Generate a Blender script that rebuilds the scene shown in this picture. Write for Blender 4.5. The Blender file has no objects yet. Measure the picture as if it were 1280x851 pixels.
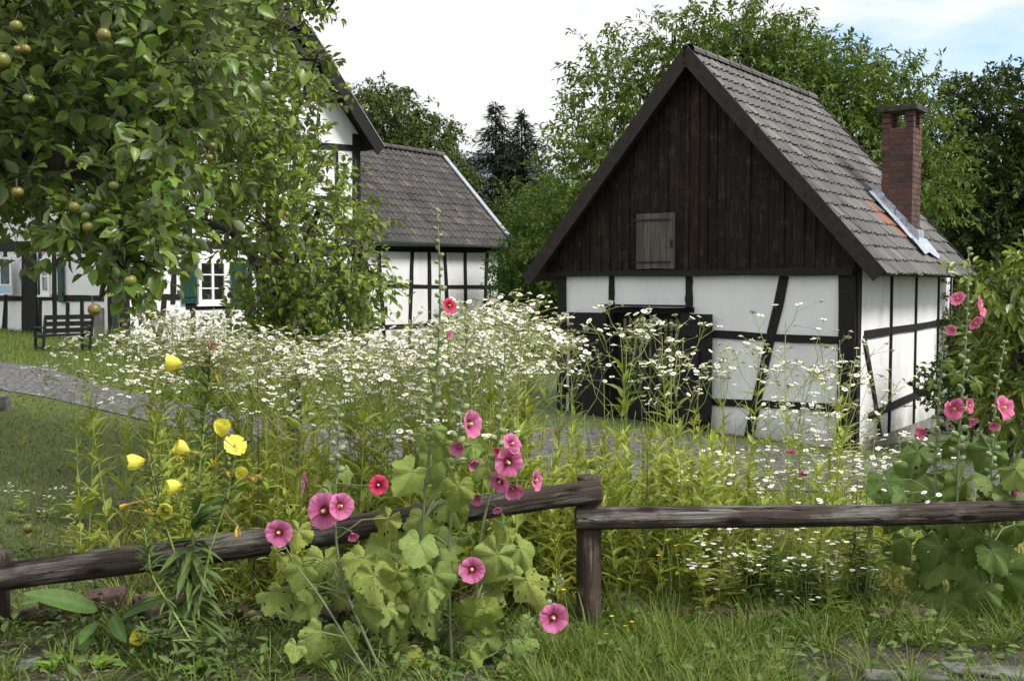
import bpy, math, random
import numpy as np
from mathutils import Vector
C = bpy.context.scene.collection
RAD = math.radians
R = np.random.default_rng(7)
rnd = random.Random(11)
F = 1300.0; PITCH = math.atan(68.5/F); EYE = 1.6

# ------------------------------------------------------------------ camera model helpers
def ray(px, py):
    u = (px-640)/F; v = (425.5-py)/F
    d = np.array([u, math.cos(PITCH)+v*math.sin(PITCH), -math.sin(PITCH)+v*math.cos(PITCH)])
    return d/d[1]
def at(px, py, Y):
    d = ray(px, py); return np.array([d[0]*Y, Y, EYE+d[2]*Y])
def sstep(a, b, x):
    t = np.clip((x-a)/(b-a), 0, 1); return t*t*(3-2*t)
def hgt(x, y):
    x = np.asarray(x, float); y = np.asarray(y, float)
    w = sstep(5, 12, y)
    return w*(-.071*np.clip(x, -14, 9)-.0186*np.clip(y-4.8, 0, 34)) + .012*np.sin(x*2.3+y)*np.sin(y*1.7)*sstep(10, 4, y)
def gnd(px, py):
    d = ray(px, py); Y = 3.0
    while Y < 80:
        if EYE+d[2]*Y < hgt(d[0]*Y, Y): break
        Y += .02
    return np.array([d[0]*Y, Y, float(hgt(d[0]*Y, Y))])
def project(P):
    P = np.asarray(P, float); x, y, z = P[..., 0], P[..., 1], P[..., 2]-EYE
    f = y*math.cos(PITCH)-z*math.sin(PITCH); u = y*math.sin(PITCH)+z*math.cos(PITCH)
    return 640+F*x/f, 425.5-F*u/f
def nrm(v):
    v = np.asarray(v, float); return v/(np.linalg.norm(v, axis=-1, keepdims=True)+1e-12)

# ------------------------------------------------------------------ mesh builder
class MB:
    def __init__(s): s.v = []; s.f = []; s.m = []; s.n = 0; s.a = []
    def add(s, V, Fc, mi=0, a=None):
        V = np.asarray(V, float).reshape(-1, 3)
        for q in (Fc if isinstance(Fc, list) else [Fc]):
            q = np.asarray(q, int)
            if q.size == 0: continue
            s.f.append(q+s.n); s.m.append(np.full(len(q), mi))
        s.v.append(V); s.n += len(V)
        s.a.append(np.zeros(len(V)) if a is None else np.asarray(a, float).ravel())
    def poly(s, V, mi=0): s.add(V, [np.arange(len(V))[None, :]], mi)
    def prism(s, V, off, mi=0):
        V = np.asarray(V, float); n = len(V); off = np.asarray(off, float)
        i = np.arange(n); j = (i+1) % n
        s.add(np.vstack([V, V+off]), [np.arange(n)[::-1][None, :], (np.arange(n)+n)[None, :], np.stack([i, j, j+n, i+n], 1)], mi)
    def box(s, c, X, Y, Z, mi=0):
        c, X, Y, Z = (np.asarray(q, float) for q in (c, X, Y, Z))
        s.prism([c-X-Y-Z, c+X-Y-Z, c+X+Y-Z, c-X+Y-Z], 2*Z, mi)
    def tube(s, P, r, n=6, mi=0, cap=True, jit=0, flat=1.0):
        P = np.asarray(P, float); k = len(P); r = np.broadcast_to(np.asarray(r, float), (k,))
        T = nrm(np.gradient(P, axis=0)); ref = np.array([0, 0, 1.]) if abs(T[:, 2]).mean() < .8 else np.array([1., 0, 0])
        A = nrm(np.cross(T, ref)); B = np.cross(T, A)
        th = np.linspace(0, 2*math.pi, n, endpoint=False)
        rr = r[:, None]*(1+jit*R.standard_normal((k, n)))
        V = P[:, None]+A[:, None]*(rr*np.cos(th))[..., None]+B[:, None]*(rr*np.sin(th)*flat)[..., None]
        i, j = np.meshgrid(np.arange(k-1), np.arange(n), indexing='ij'); j2 = (j+1) % n
        q = np.stack([i*n+j, i*n+j2, (i+1)*n+j2, (i+1)*n+j], -1).reshape(-1, 4)
        fs = [q]
        if cap: fs += [np.arange(n)[::-1][None, :], (np.arange(n)+(k-1)*n)[None, :]]
        s.add(V, fs, mi)
    def tubes(s, P0, P1, r0, r1, mi=0):          # many 3-sided twigs at once
        P0 = np.asarray(P0); P1 = np.asarray(P1); N = len(P0)
        if N == 0: return
        T = nrm(P1-P0); A = nrm(np.cross(T, [0.31, .22, .92])); B = np.cross(T, A)
        th = np.array([0, 2.094, 4.189])
        ring = A[:, None]*np.cos(th)[None, :, None]+B[:, None]*np.sin(th)[None, :, None]
        r0 = np.broadcast_to(r0, (N,)); r1 = np.broadcast_to(r1, (N,))
        V = np.concatenate([P0[:, None]+ring*r0[:, None, None], P1[:, None]+ring*r1[:, None, None]], 1)
        q = np.array([[0, 1, 4, 3], [1, 2, 5, 4], [2, 0, 3, 5]])
        s.add(V, [(np.arange(N)[:, None, None]*6+q).reshape(-1, 4)], mi)
    def leaves(s, P, D, Nn, L, W, tpl='fold', curl=.15, fold=.25, mi=0):
        P = np.asarray(P, float); N = len(P)
        if N == 0: return
        D = nrm(D); S = nrm(np.cross(D, Nn)); U = np.cross(S, D)
        L = np.broadcast_to(L, (N,)); W = np.broadcast_to(W, (N,))
        v, fs = TPL[tpl]; t, w, = v[:, 0], v[:, 1]
        V = (P[:, None]+D[:, None]*(t[None]*L[:, None])[..., None]+S[:, None]*(w[None]*W[:, None])[..., None]
             + U[:, None]*(np.abs(w)[None]*W[:, None]*fold*2-curl*L[:, None]*(t**2)[None])[..., None])
        k = len(v); o = np.arange(N)[:, None, None]*k
        s.add(V, [(o+f).reshape(-1, f.shape[1]) for f in fs], mi, a=np.broadcast_to(1-np.minimum(1, np.abs(w)*6), (N, k)))
    def build(s, name, mats, parent=None, smooth=False, attr=None):
        me = bpy.data.meshes.new(name)
        V = np.vstack(s.v); me.vertices.add(len(V)); me.vertices.foreach_set('co', V.ravel())
        tot = np.concatenate([np.full(len(f), f.shape[1]) for f in s.f]); idx = np.concatenate([f.ravel() for f in s.f])
        me.loops.add(len(idx)); me.loops.foreach_set('vertex_index', idx)
        me.polygons.add(len(tot)); st = np.concatenate([[0], np.cumsum(tot)[:-1]])
        me.polygons.foreach_set('loop_start', st); me.polygons.foreach_set('loop_total', tot)
        me.polygons.foreach_set('material_index', np.concatenate(s.m))
        me.polygons.foreach_set('use_smooth', np.full(len(tot), smooth))
        if attr:
            at_ = me.attributes.new(attr, 'FLOAT', 'POINT'); at_.data.foreach_set('value', np.concatenate(s.a))
        me.update(calc_edges=True); me.validate()
        for m in (mats if isinstance(mats, list) else [mats]): me.materials.append(m)
        o = bpy.data.objects.new(name, me); C.objects.link(o)
        if parent is not None: put(o, parent)
        return o
def put(o, parent):
    o.parent = parent; o.matrix_parent_inverse = matrix_of(parent).inverted()
def matrix_of(o):
    from mathutils import Matrix
    m = Matrix.LocRotScale(o.location, o.rotation_euler, o.scale)
    if o.parent is not None: m = matrix_of(o.parent) @ o.matrix_parent_inverse @ m
    return m
TPL = {
 'fold': (np.array([[0, 0], [.45, -.5], [.45, .5], [1, 0]]), [np.array([[0, 2, 3], [0, 3, 1]])]),
 'leaf': (np.array([[0, 0], [.22, -.42], [.22, 0], [.22, .42], [.55, -.5], [.55, 0], [.55, .5], [.84, -.24], [.84, 0], [.84, .24], [1, 0]]),
          [np.array([[0, 2, 1], [0, 3, 2], [7, 8, 10], [8, 9, 10]]), np.array([[1, 2, 5, 4], [2, 3, 6, 5], [4, 5, 8, 7], [5, 6, 9, 8]])]),
 'lance': (np.array([[0, -.08], [0, .08], [.3, -.45], [.3, 0], [.3, .45], [.65, -.38], [.65, 0], [.65, .38], [1, 0]]),
          [np.array([[0, 1, 3], [0, 3, 2], [1, 4, 3], [5, 6, 8], [6, 7, 8]]), np.array([[2, 3, 6, 5], [3, 4, 7, 6]])]),
 'blade': (np.array([[0, -.5], [0, .5], [.5, -.4], [.5, .4], [1, 0]]), [np.array([[0, 1, 3, 2]]), np.array([[2, 3, 4]])]),
}
def tag(o, label=None, cat=None, group=None, kind=None):
    if label: o['label'] = label
    if cat: o['category'] = cat
    if group: o['group'] = group
    if kind: o['kind'] = kind
    return o
def thing(name, loc, label, cat, group=None, rz=0):
    o = bpy.data.objects.new(name, None); C.objects.link(o); o.location = Vector([float(q) for q in loc]); o.rotation_euler = (0, 0, rz)
    o.empty_display_size = .1
    return tag(o, label, cat, group)
def copy_tree(o, parent=None):
    c = o.copy(); C.objects.link(c)
    if parent is not None: c.parent = parent
    for ch in o.children: copy_tree(ch, c)
    return c

# ------------------------------------------------------------------ materials
def newmat(name):
    m = bpy.data.materials.new(name); m.use_nodes = True
    nt = m.node_tree; b = nt.nodes['Principled BSDF']; return m, nt, b
def N_(nt, t, **kw):
    n = nt.nodes.new(t)
    for k, v in kw.items():
        if k in n.inputs.keys(): n.inputs[k].default_value = v
        else: setattr(n, k, v)
    return n
def ramp(nt, fac, stops, interp='LINEAR'):
    r = nt.nodes.new('ShaderNodeValToRGB'); r.color_ramp.interpolation = interp
    el = r.color_ramp.elements
    while len(el) < len(stops): el.new(.5)
    for e, (p, c) in zip(el, stops): e.position = p; e.color = (*c, 1) if len(c) == 3 else c
    nt.links.new(fac, r.inputs[0]); return r.outputs[0]
def coords(nt, scale=(1, 1, 1), kind='Object', rot=(0, 0, 0)):
    tc = nt.nodes.new('ShaderNodeTexCoord'); mp = nt.nodes.new('ShaderNodeMapping')
    mp.inputs['Scale'].default_value = scale; mp.inputs['Rotation'].default_value = rot
    nt.links.new(tc.outputs[kind], mp.inputs['Vector']); return mp.outputs['Vector']
def noise(nt, vec, scale=5, detail=4, rough=.55, out='Fac'):
    n = N_(nt, 'ShaderNodeTexNoise', Scale=scale, Detail=detail, Roughness=rough)
    if vec is not None: nt.links.new(vec, n.inputs['Vector'])
    return n.outputs[out]
def mixc(nt, fac, a, b, mode='MIX'):
    n = nt.nodes.new('ShaderNodeMix'); n.data_type = 'RGBA'; n.blend_type = mode
    for s_, v in ((n.inputs[0], fac), (n.inputs[6], a), (n.inputs[7], b)):
        if isinstance(v, (int, float)): s_.default_value = v
        elif isinstance(v, tuple): s_.default_value = (*v, 1)
        else: nt.links.new(v, s_)
    return n.outputs[2]
def bump(nt, b, height, strength=.3, dist=.01):
    n = N_(nt, 'ShaderNodeBump', Strength=strength, Distance=dist)
    nt.links.new(height, n.inputs['Height']); nt.links.new(n.outputs[0], b.inputs['Normal'])
def island(nt):
    return nt.nodes.new('ShaderNodeNewGeometry').outputs['Random Per Island']
def simple(name, col, rough=.6, metal=0, var=.25, scale=20, bmp=.1):
    if name in ('dark_cap',): pass
    m, nt, b = newmat(name); v = coords(nt); n = noise(nt, v, scale)
    lo = tuple(c*(1-var) for c in col); hi = tuple(min(1, c*(1+var)) for c in col)
    nt.links.new(ramp(nt, n, [(.3, lo), (.7, hi)]), b.inputs['Base Color'])
    b.inputs['Roughness'].default_value = rough; b.inputs['Metallic'].default_value = metal
    if bmp: bump(nt, b, n, bmp, .01)
    return m
def leafmat(name, cols, trans=.3, rough=.45, under=None, vein=None, spec=.35, blotch=0):
    m, nt, b = newmat(name); g = nt.nodes.new('ShaderNodeNewGeometry')
    cols = [(r_*1.02, g_*1.13, b_*.8) for r_, g_, b_ in cols]; spec *= .65
    k = len(cols); col = ramp(nt, g.outputs['Random Per Island'], [(i/(k-1), c) for i, c in enumerate(cols)])
    big = noise(nt, coords(nt), 1.3, 2); col = mixc(nt, .6, col, ramp(nt, big, [(.3, (.42, .44, .38)), (.7, (.62, .6, .5))]), 'OVERLAY')
    oi = nt.nodes.new('ShaderNodeObjectInfo'); col = mixc(nt, .55, col, ramp(nt, oi.outputs['Random'], [(0, (.4, .46, .44)), (.35, (.52, .54, .48)), (.7, (.56, .5, .42)), (1, (.62, .6, .5))]), 'OVERLAY')
    if blotch:
        bl = noise(nt, coords(nt), 45, 3); col = mixc(nt, ramp(nt, bl, [(.6, (0, 0, 0)), (.72, (blotch,)*3)]), col, (.2, .15, .04))
    if vein:
        a = nt.nodes.new('ShaderNodeAttribute'); a.attribute_name = 'vein'
        col = mixc(nt, ramp(nt, a.outputs['Fac'], [(.55, (0, 0, 0)), (1, (.75,)*3)]), col, vein)
    if vein:
        cr_ = noise(nt, coords(nt), 70, 4, .65); sp_ = noise(nt, coords(nt), 160, 2, .5)
        col = mixc(nt, ramp(nt, sp_, [(.62, (0, 0, 0)), (.7, (.55,)*3)]), col, tuple(min(1, c_*1.5) for c_ in vein))
        col = mixc(nt, .5, col, ramp(nt, noise(nt, coords(nt), 18, 4, .6), [(.3, (.36, .38, .36)), (.7, (.62, .6, .52))]), 'OVERLAY')
        bump(nt, b, cr_, .45, .006)
    if under: col = mixc(nt, g.outputs['Backfacing'], col, under)
    nt.links.new(col, b.inputs['Base Color']); b.inputs['Roughness'].default_value = rough
    b.inputs['Specular IOR Level'].default_value = spec
    tr = nt.nodes.new('ShaderNodeBsdfTranslucent'); mx = nt.nodes.new('ShaderNodeMixShader'); mx.inputs[0].default_value = trans
    tc = mixc(nt, 1.0, col, (1.0, .95, .45), 'MULTIPLY'); nt.links.new(tc, tr.inputs['Color'])
    nt.links.new(b.outputs[0], mx.inputs[1]); nt.links.new(tr.outputs[0], mx.inputs[2])
    nt.links.new(mx.outputs[0], nt.nodes['Material Output'].inputs['Surface']); return m
def woodmat(name, dark, light, grain=(40, 40, 2), rough=.75, bmp=.5, patch=None, isl=0, rot=(0, 0, 0)):
    m, nt, b = newmat(name); v = coords(nt, grain, rot=rot); n = noise(nt, v, 1.0, 6, .65)
    col = ramp(nt, n, [(.3, dark), (.5, tuple((a+c)/2 for a, c in zip(dark, light))), (.72, light)])
    if isl: col = mixc(nt, isl, col, ramp(nt, island(nt), [(0, (.3, .3, .3)), (.5, (.5, .48, .45)), (1, (.75, .68, .6))]), 'OVERLAY')
    if patch:
        p = noise(nt, coords(nt, (1, 1, 1)), 6, 6, .7); p2 = noise(nt, coords(nt, grain), 1.6, 6, .7)
        mm = N_(nt, 'ShaderNodeMath', operation='MULTIPLY'); nt.links.new(p, mm.inputs[0]); nt.links.new(p2, mm.inputs[1])
        col = mixc(nt, ramp(nt, mm.outputs[0], [(.27, (0, 0, 0)), (.36, (.8,)*3)]), col, patch)
    nt.links.new(col, b.inputs['Base Color']); b.inputs['Roughness'].default_value = rough
    b.inputs['Specular IOR Level'].default_value = .25
    bump(nt, b, n, bmp, .012); return m
M = {}
def splash(nt, z):      # mud splashed up to shin height along the foot of the walls
    r = nt.nodes.new('ShaderNodeMapRange'); nt.links.new(z, r.inputs[0]); r.inputs[1].default_value = -1.05; r.inputs[2].default_value = -.6; r.inputs[3].default_value = .75; r.inputs[4].default_value = 0; return r.outputs[0]
def plaster():
    m, nt, b = newmat('plaster'); v = coords(nt)
    n1 = noise(nt, v, 1.5, 6, .65); n2 = noise(nt, coords(nt, (5, 5, .7)), 1.6, 5, .7); n3 = noise(nt, v, 60, 3)
    col = ramp(nt, n1, [(.3, (.74, .74, .75)), (.6, (.82, .82, .82))])
    col = mixc(nt, ramp(nt, n2, [(.54, (0, 0, 0)), (.76, (.35,)*3)]), col, (.5, .5, .49))
    n5 = noise(nt, v, .8, 5, .7); col = mixc(nt, ramp(nt, n5, [(.54, (0, 0, 0)), (.68, (.4,)*3)]), col, (.58, .59, .62))
    sp = nt.nodes.new('ShaderNodeSeparateXYZ'); nt.links.new(v, sp.inputs[0]); dz = N_(nt, 'ShaderNodeMath', operation='MULTIPLY_ADD'); nt.links.new(noise(nt, v, 3, 6, .7), dz.inputs[0]); dz.inputs[1].default_value = -1.1; nt.links.new(sp.outputs['Z'], dz.inputs[2])
    col = mixc(nt, ramp(nt, dz.outputs[0], [(0, (.75,)*3), (.001, (.75,)*3)]) if False else splash(nt, dz.outputs[0]), col, (.27, .25, .21))
    nt.links.new(col, b.inputs['Base Color']); b.inputs['Roughness'].default_value = .9
    b.inputs['Specular IOR Level'].default_value = .15
    n4 = noise(nt, v, 9, 4); s = N_(nt, 'ShaderNodeMath', operation='ADD'); nt.links.new(n3, s.inputs[0]); nt.links.new(n4, s.inputs[1])
    bump(nt, b, s.outputs[0], .35, .012); return m
M['plaster'] = plaster()
M['timber'] = woodmat('black_timber', (.006, .006, .006), (.022, .021, .02), (30, 30, 30), .7, .6)
M['boards'] = woodmat('brown_boards', (.0035, .0025, .0021), (.021, .0125, .009), (30, 30, 1.2), .8, .7, isl=.9, patch=(.06, .042, .03))
M['barge'] = woodmat('barge_boards', (.016, .012, .0105), (.045, .035, .031), (12, 12, 12), .7, .4)
M['hatch'] = woodmat('hatch_wood', (.045, .04, .037), (.14, .125, .115), (40, 40, 2), .85, .6, isl=.5)
M['bench'] = woodmat('bench_wood', (.012, .012, .013), (.035, .034, .035), (12, 12, 12), .6, .3)
M['iron'] = simple('iron', (.012, .012, .013), .5, .3)
M['zinc'] = simple('zinc', (.34, .37, .41), .5, .55, .2, 9, .15)
M['pipe'] = simple('pipe_zinc', (.22, .24, .26), .45, .5, .2, 5, .05)
M['lead'] = simple('flashing', (.42, .46, .52), .45, .5, .35, 14, .5)
M['shutter'] = simple('shutter_paint', (.008, .045, .036), .5, 0, .2, 30, .1)
M['white'] = simple('white_paint', (.8, .8, .78), .5, 0, .05, 20, 0)
M['plinth'] = simple('plinth_stone', (.2, .19, .175), .9, 0, .4, 6, .5)
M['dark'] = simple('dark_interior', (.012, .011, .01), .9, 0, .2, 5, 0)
def glass():
    m, nt, b = newmat('window_glass'); b.inputs['Base Color'].default_value = (.018, .018, .018, 1)
    b.inputs['Roughness'].default_value = .03; b.inputs['Specular IOR Level'].default_value = 1.0; b.inputs['IOR'].default_value = 2.2
    n = noise(nt, coords(nt), 3, 2); bump(nt, b, n, .06, .02); return m
M['glass'] = glass()
def tilemat(name, cols, moss=(.12, .12, .09)):
    m, nt, b = newmat(name)
    k = len(cols); col = ramp(nt, island(nt), [(i/(k-1), c) for i, c in enumerate(cols)])
    n = noise(nt, coords(nt), 14, 6, .7); n2 = noise(nt, coords(nt), .9, 4, .6)
    col = mixc(nt, ramp(nt, n, [(.4, (0, 0, 0)), (.68, (.55,)*3)]), col, moss)
    col = mixc(nt, .7, col, ramp(nt, n2, [(.3, (.38, .38, .38)), (.7, (.62, .61, .6))]), 'OVERLAY')
    nt.links.new(col, b.inputs['Base Color']); b.inputs['Roughness'].default_value = .75
    b.inputs['Specular IOR Level'].default_value = .3
    bump(nt, b, n, .4, .008); return m
M['tile_barn'] = tilemat('barn_tile', [(.05, .048, .05), (.105, .1, .102), (.068, .066, .068), (.13, .122, .115), (.085, .085, .092), (.17, .16, .15)], (.14, .132, .115))
M['tile_house'] = tilemat('annex_tile', [(.036, .033, .034), (.07, .063, .062), (.048, .044, .045), (.085, .076, .07), (.06, .057, .062), (.13, .112, .096)], (.07, .065, .058))
M['tile_orange'] = tilemat('orange_tile', [(.27, .1, .06), (.22, .09, .06), (.31, .13, .085)], (.24, .14, .09))
def brickmat():
    m, nt, b = newmat('chimney_brick')
    col = ramp(nt, island(nt), [(0, (.05, .028, .024)), (.3, (.105, .043, .034)), (.55, (.075, .04, .036)), (.8, (.16, .058, .038)), (1, (.045, .034, .033))])
    n = noise(nt, coords(nt), 22, 5, .7); col = mixc(nt, ramp(nt, n, [(.45, (0, 0, 0)), (.75, (.5,)*3)]), col, (.12, .1, .09))
    nt.links.new(col, b.inputs['Base Color']); b.inputs['Roughness'].default_value = .85; bump(nt, b, n, .5, .01); return m
M['brick'] = brickmat()
M['mortar'] = simple('mortar', (.2, .18, .16), .95, 0, .3, 30, .3)
def logmat():
    m, nt, b = newmat('weathered_log')
    n = noise(nt, coords(nt, (2.0, 60, 60)), 1.0, 7, .7); big = noise(nt, coords(nt, (2.4, 9, 9)), 1, 5, .7)
    col = ramp(nt, n, [(.3, (.026, .02, .016)), (.55, (.066, .053, .044)), (.78, (.14, .12, .102))])
    col = mixc(nt, ramp(nt, big, [(.52, (0, 0, 0)), (.62, (.8,)*3)]), col, ramp(nt, n, [(.38, (.06, .05, .044)), (.66, (.3, .28, .265))]))
    ck = noise(nt, coords(nt, (1.1, 26, 26)), 1, 3, .5); cr = ramp(nt, ck, [(.485, (0, 0, 0)), (.5, (1, 1, 1)), (.515, (0, 0, 0))])
    kn = N_(nt, 'ShaderNodeTexVoronoi', Scale=1.0); nt.links.new(coords(nt, (3.2, 9, 9)), kn.inputs['Vector']); kr = ramp(nt, kn.outputs['Distance'], [(.1, (1, 1, 1)), (.2, (0, 0, 0))])
    col = mixc(nt, cr, col, (.008, .006, .005)); col = mixc(nt, kr, col, (.02, .013, .01))
    hh = N_(nt, 'ShaderNodeMath', operation='SUBTRACT'); nt.links.new(n, hh.inputs[0]); nt.links.new(cr, hh.inputs[1])
    nt.links.new(col, b.inputs['Base Color']); b.inputs['Roughness'].default_value = .92; b.inputs['Specular IOR Level'].default_value = .15; bump(nt, b, hh.outputs[0], .9, .014); return m
M['log'] = logmat()
M['post'] = woodmat('post_wood', (.024, .016, .012), (.085, .06, .046), (50, 50, 2.0), .85, .7, patch=(.2, .17, .145))
M['stone'] = simple('edging_stone', (.085, .05, .042), .95, 0, .6, 9, 1)
M['grey_stone'] = simple('grey_stone', (.12, .115, .112), .95, 0, .5, 14, 1)
M['bark'] = woodmat('bark', (.03, .024, .019), (.1, .085, .07), (14, 14, 3), .9, .9)
M['twig'] = simple('twig_bark', (.085, .07, .055), .9, 0, .3, 20, .2)
M['concrete'] = simple('block_render', (.3, .36, .48), .8, 0, .1, .4, 0)

# leaves
M['apple_leaf'] = leafmat('apple_leaf', [(.065, .115, .026), (.1, .165, .036), (.135, .205, .046), (.075, .125, .03), (.18, .235, .065)], .3, .36, under=(.2, .25, .13), spec=.6)
M['apple_leaf_far'] = leafmat('apple_leaf_pale', [(.105, .165, .034), (.15, .215, .042), (.19, .255, .054), (.12, .18, .036), (.23, .28, .075)], .36, .42, under=(.17, .2, .1), spec=.4)
M['walnut_leaf'] = leafmat('walnut_leaf', [(.06, .105, .032), (.088, .142, .042), (.12, .175, .055), (.155, .19, .07)], .3, .45)
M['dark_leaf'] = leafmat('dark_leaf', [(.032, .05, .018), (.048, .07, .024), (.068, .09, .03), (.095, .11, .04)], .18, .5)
M['olive_leaf'] = leafmat('olive_leaf', [(.048, .066, .025), (.068, .09, .032), (.09, .11, .04), (.12, .125, .055)], .2, .5)
M['bush_leaf'] = leafmat('bush_leaf', [(.036, .075, .02), (.05, .1, .025), (.075, .135, .034), (.045, .085, .022)], .25, .45)
M['needle'] = leafmat('spruce_needle', [(.014, .024, .014), (.022, .036, .02), (.034, .05, .03)], .05, .6)
M['shrub_leaf'] = leafmat('shrub_leaf', [(.12, .15, .04), (.19, .22, .06), (.25, .26, .075), (.09, .12, .035)], .25, .35, spec=.5)
M['holly_leaf'] = leafmat('hollyhock_leaf', [(.17, .22, .1), (.215, .25, .1), (.19, .235, .12), (.25, .265, .095), (.145, .19, .09)], .22, .7, vein=(.3, .34, .19), spec=.15, blotch=.75)
M['holly_leaf_r'] = leafmat('hollyhock_leaf_dark', [(.075, .12, .048), (.1, .145, .052), (.085, .135, .062), (.13, .165, .058)], .2, .6, vein=(.19, .24, .13), spec=.25, blotch=.35)
M['weed_leaf'] = leafmat('weed_leaf', [(.26, .295, .09), (.33, .355, .11), (.4, .4, .14), (.29, .32, .1)], .38, .5)
M['prim_leaf'] = leafmat('primrose_leaf', [(.06, .1, .03), (.08, .125, .04), (.1, .15, .05)], .2, .5, vein=(.17, .2, .12))
M['broad_leaf'] = leafmat('broad_leaf', [(.06, .115, .032), (.075, .135, .04)], .2, .45, vein=(.13, .2, .08))
M['sprout_leaf'] = leafmat('sprout_leaf', [(.16, .25, .045), (.2, .29, .055)], .3, .4)
M['grass'] = leafmat('grass_blade', [(.065, .115, .028), (.095, .15, .04), (.135, .185, .055), (.21, .2, .09)], .3, .5)
M['dry_grass'] = leafmat('bed_grass', [(.22, .235, .085), (.3, .29, .12), (.36, .33, .18), (.18, .22, .07)], .35, .55)
M['lawn'] = leafmat('lawn_blade', [(.1, .14, .042), (.135, .175, .052), (.17, .195, .07), (.23, .21, .1)], .25, .55)
M['stem'] = simple('green_stem', (.27, .32, .09), .6, 0, .25, 12, 0)
M['stem_h'] = simple('hollyhock_stem', (.17, .215, .1), .65, 0, .2, 20, .1)
M['bud'] = simple('hollyhock_bud', (.22, .27, .125), .7, 0, .2, 40, .2)
M['red_stem'] = simple('reddish_stalk', (.3, .17, .1), .6, 0, .3, 20, 0)
M['ray_white'] = simple('white_ray', (.8, .8, .78), .6, 0, .05, 90, 0)
M['disc_yellow'] = simple('yellow_disc', (.55, .43, .06), .7, 0, .2, 200, 0)
M['stamen'] = simple('stamen', (.62, .55, .2), .7, 0, .2, 200, .3)
M['yellow'] = leafmat('yellow_petal', [(.8, .7, .17), (.84, .76, .26), (.78, .66, .13)], .35, .5)
M['wilt'] = leafmat('wilted_petal', [(.7, .48, .1), (.6, .36, .1)], .3, .5)
M['small_yellow'] = simple('small_yellow', (.75, .5, .02), .5, 0, .1, 20, 0)
def petal(name, c0, c1, eye):
    m, nt, b = newmat(name); a = nt.nodes.new('ShaderNodeAttribute'); a.attribute_name = 'rad'
    n = noise(nt, coords(nt), 55, 3)
    col = ramp(nt, a.outputs['Fac'], [(0, (.5, .45, .2)), (.1, (.42, .3, .12)), (.16, eye), (.24, eye), (.42, c0), (.75, c1), (1, tuple(min(1, c*1.18) for c in c1))])
    col = mixc(nt, .35, col, ramp(nt, n, [(.3, (.36,)*3), (.7, (.64,)*3)]), 'OVERLAY')
    nt.links.new(col, b.inputs['Base Color']); b.inputs['Roughness'].default_value = .6; b.inputs['Specular IOR Level'].default_value = .2
    tr = nt.nodes.new('ShaderNodeBsdfTranslucent'); mx = nt.nodes.new('ShaderNodeMixShader'); mx.inputs[0].default_value = .3
    nt.links.new(col, tr.inputs['Color']); nt.links.new(b.outputs[0], mx.inputs[1]); nt.links.new(tr.outputs[0], mx.inputs[2])
    nt.links.new(mx.outputs[0], nt.nodes['Material Output'].inputs['Surface']); return m
M['pink'] = petal('pink_petal', (.48, .085, .22), (.6, .19, .36), (.17, .01, .05))
M['crimson'] = petal('crimson_petal', (.42, .012, .05), (.62, .06, .15), (.1, .003, .012))
M['rose'] = petal('rose_petal', (.56, .09, .22), (.68, .19, .35), (.5, .1, .12))
def applemat():
    m, nt, b = newmat('apple_skin'); n = noise(nt, coords(nt, kind='Generated'), 1.6, 2)
    oi = nt.nodes.new('ShaderNodeObjectInfo'); s = N_(nt, 'ShaderNodeMath', operation='ADD'); s2 = N_(nt, 'ShaderNodeMath', operation='MULTIPLY_ADD')
    nt.links.new(oi.outputs['Random'], s2.inputs[0]); s2.inputs[1].default_value = .35; s2.inputs[2].default_value = -.17
    nt.links.new(n, s.inputs[0]); nt.links.new(s2.outputs[0], s.inputs[1])
    col = ramp(nt, s.outputs[0], [(.4, (.15, .17, .035)), (.58, (.2, .17, .04)), (.72, (.21, .085, .035)), (.85, (.17, .04, .03))])
    nt.links.new(col, b.inputs['Base Color']); b.inputs['Roughness'].default_value = .35; return m
M['apple'] = applemat()
# ------------------------------------------------------------------ ground, path, beds
UP = [(-300, 440), (-100, 446), (0, 453), (60, 461), (120, 481), (200, 500), (330, 522), (450, 538), (560, 545), (700, 534), (900, 552), (1062, 573), (1100, 576), (1400, 600)]
LO = [(-300, 462), (-100, 475), (0, 488), (60, 498), (120, 512), (200, 531), (330, 556), (450, 580), (560, 592), (700, 602), (900, 612), (1062, 617), (1120, 617), (1500, 650)]
def edge(E, px): return np.interp(px, [e[0] for e in E], [e[1] for e in E])
def groundmat():
    m, nt, b = newmat('meadow_ground'); v = coords(nt)
    n = noise(nt, v, .35, 5, .6); n2 = noise(nt, v, 9, 6, .7)
    col = ramp(nt, n2, [(.3, (.032, .045, .014)), (.5, (.06, .08, .026)), (.7, (.095, .105, .042))])
    col = mixc(nt, ramp(nt, n, [(.45, (0, 0, 0)), (.65, (.7,)*3)]), col, (.08, .09, .038))
    nt.links.new(col, b.inputs['Base Color']); b.inputs['Roughness'].default_value = .95; bump(nt, b, n2, .6, .03); return m
def soilmat():
    m, nt, b = newmat('bed_soil'); v = coords(nt); n = noise(nt, v, 14, 7, .75); n2 = noise(nt, v, 2, 4)
    col = ramp(nt, n, [(.3, (.028, .024, .015)), (.55, (.06, .052, .034)), (.75, (.12, .105, .075))])
    col = mixc(nt, ramp(nt, n2, [(.45, (0, 0, 0)), (.65, (.6,)*3)]), col, (.05, .055, .022))
    nt.links.new(col, b.inputs['Base Color']); b.inputs['Roughness'].default_value = .95; bump(nt, b, n, .9, .03); return m
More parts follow.
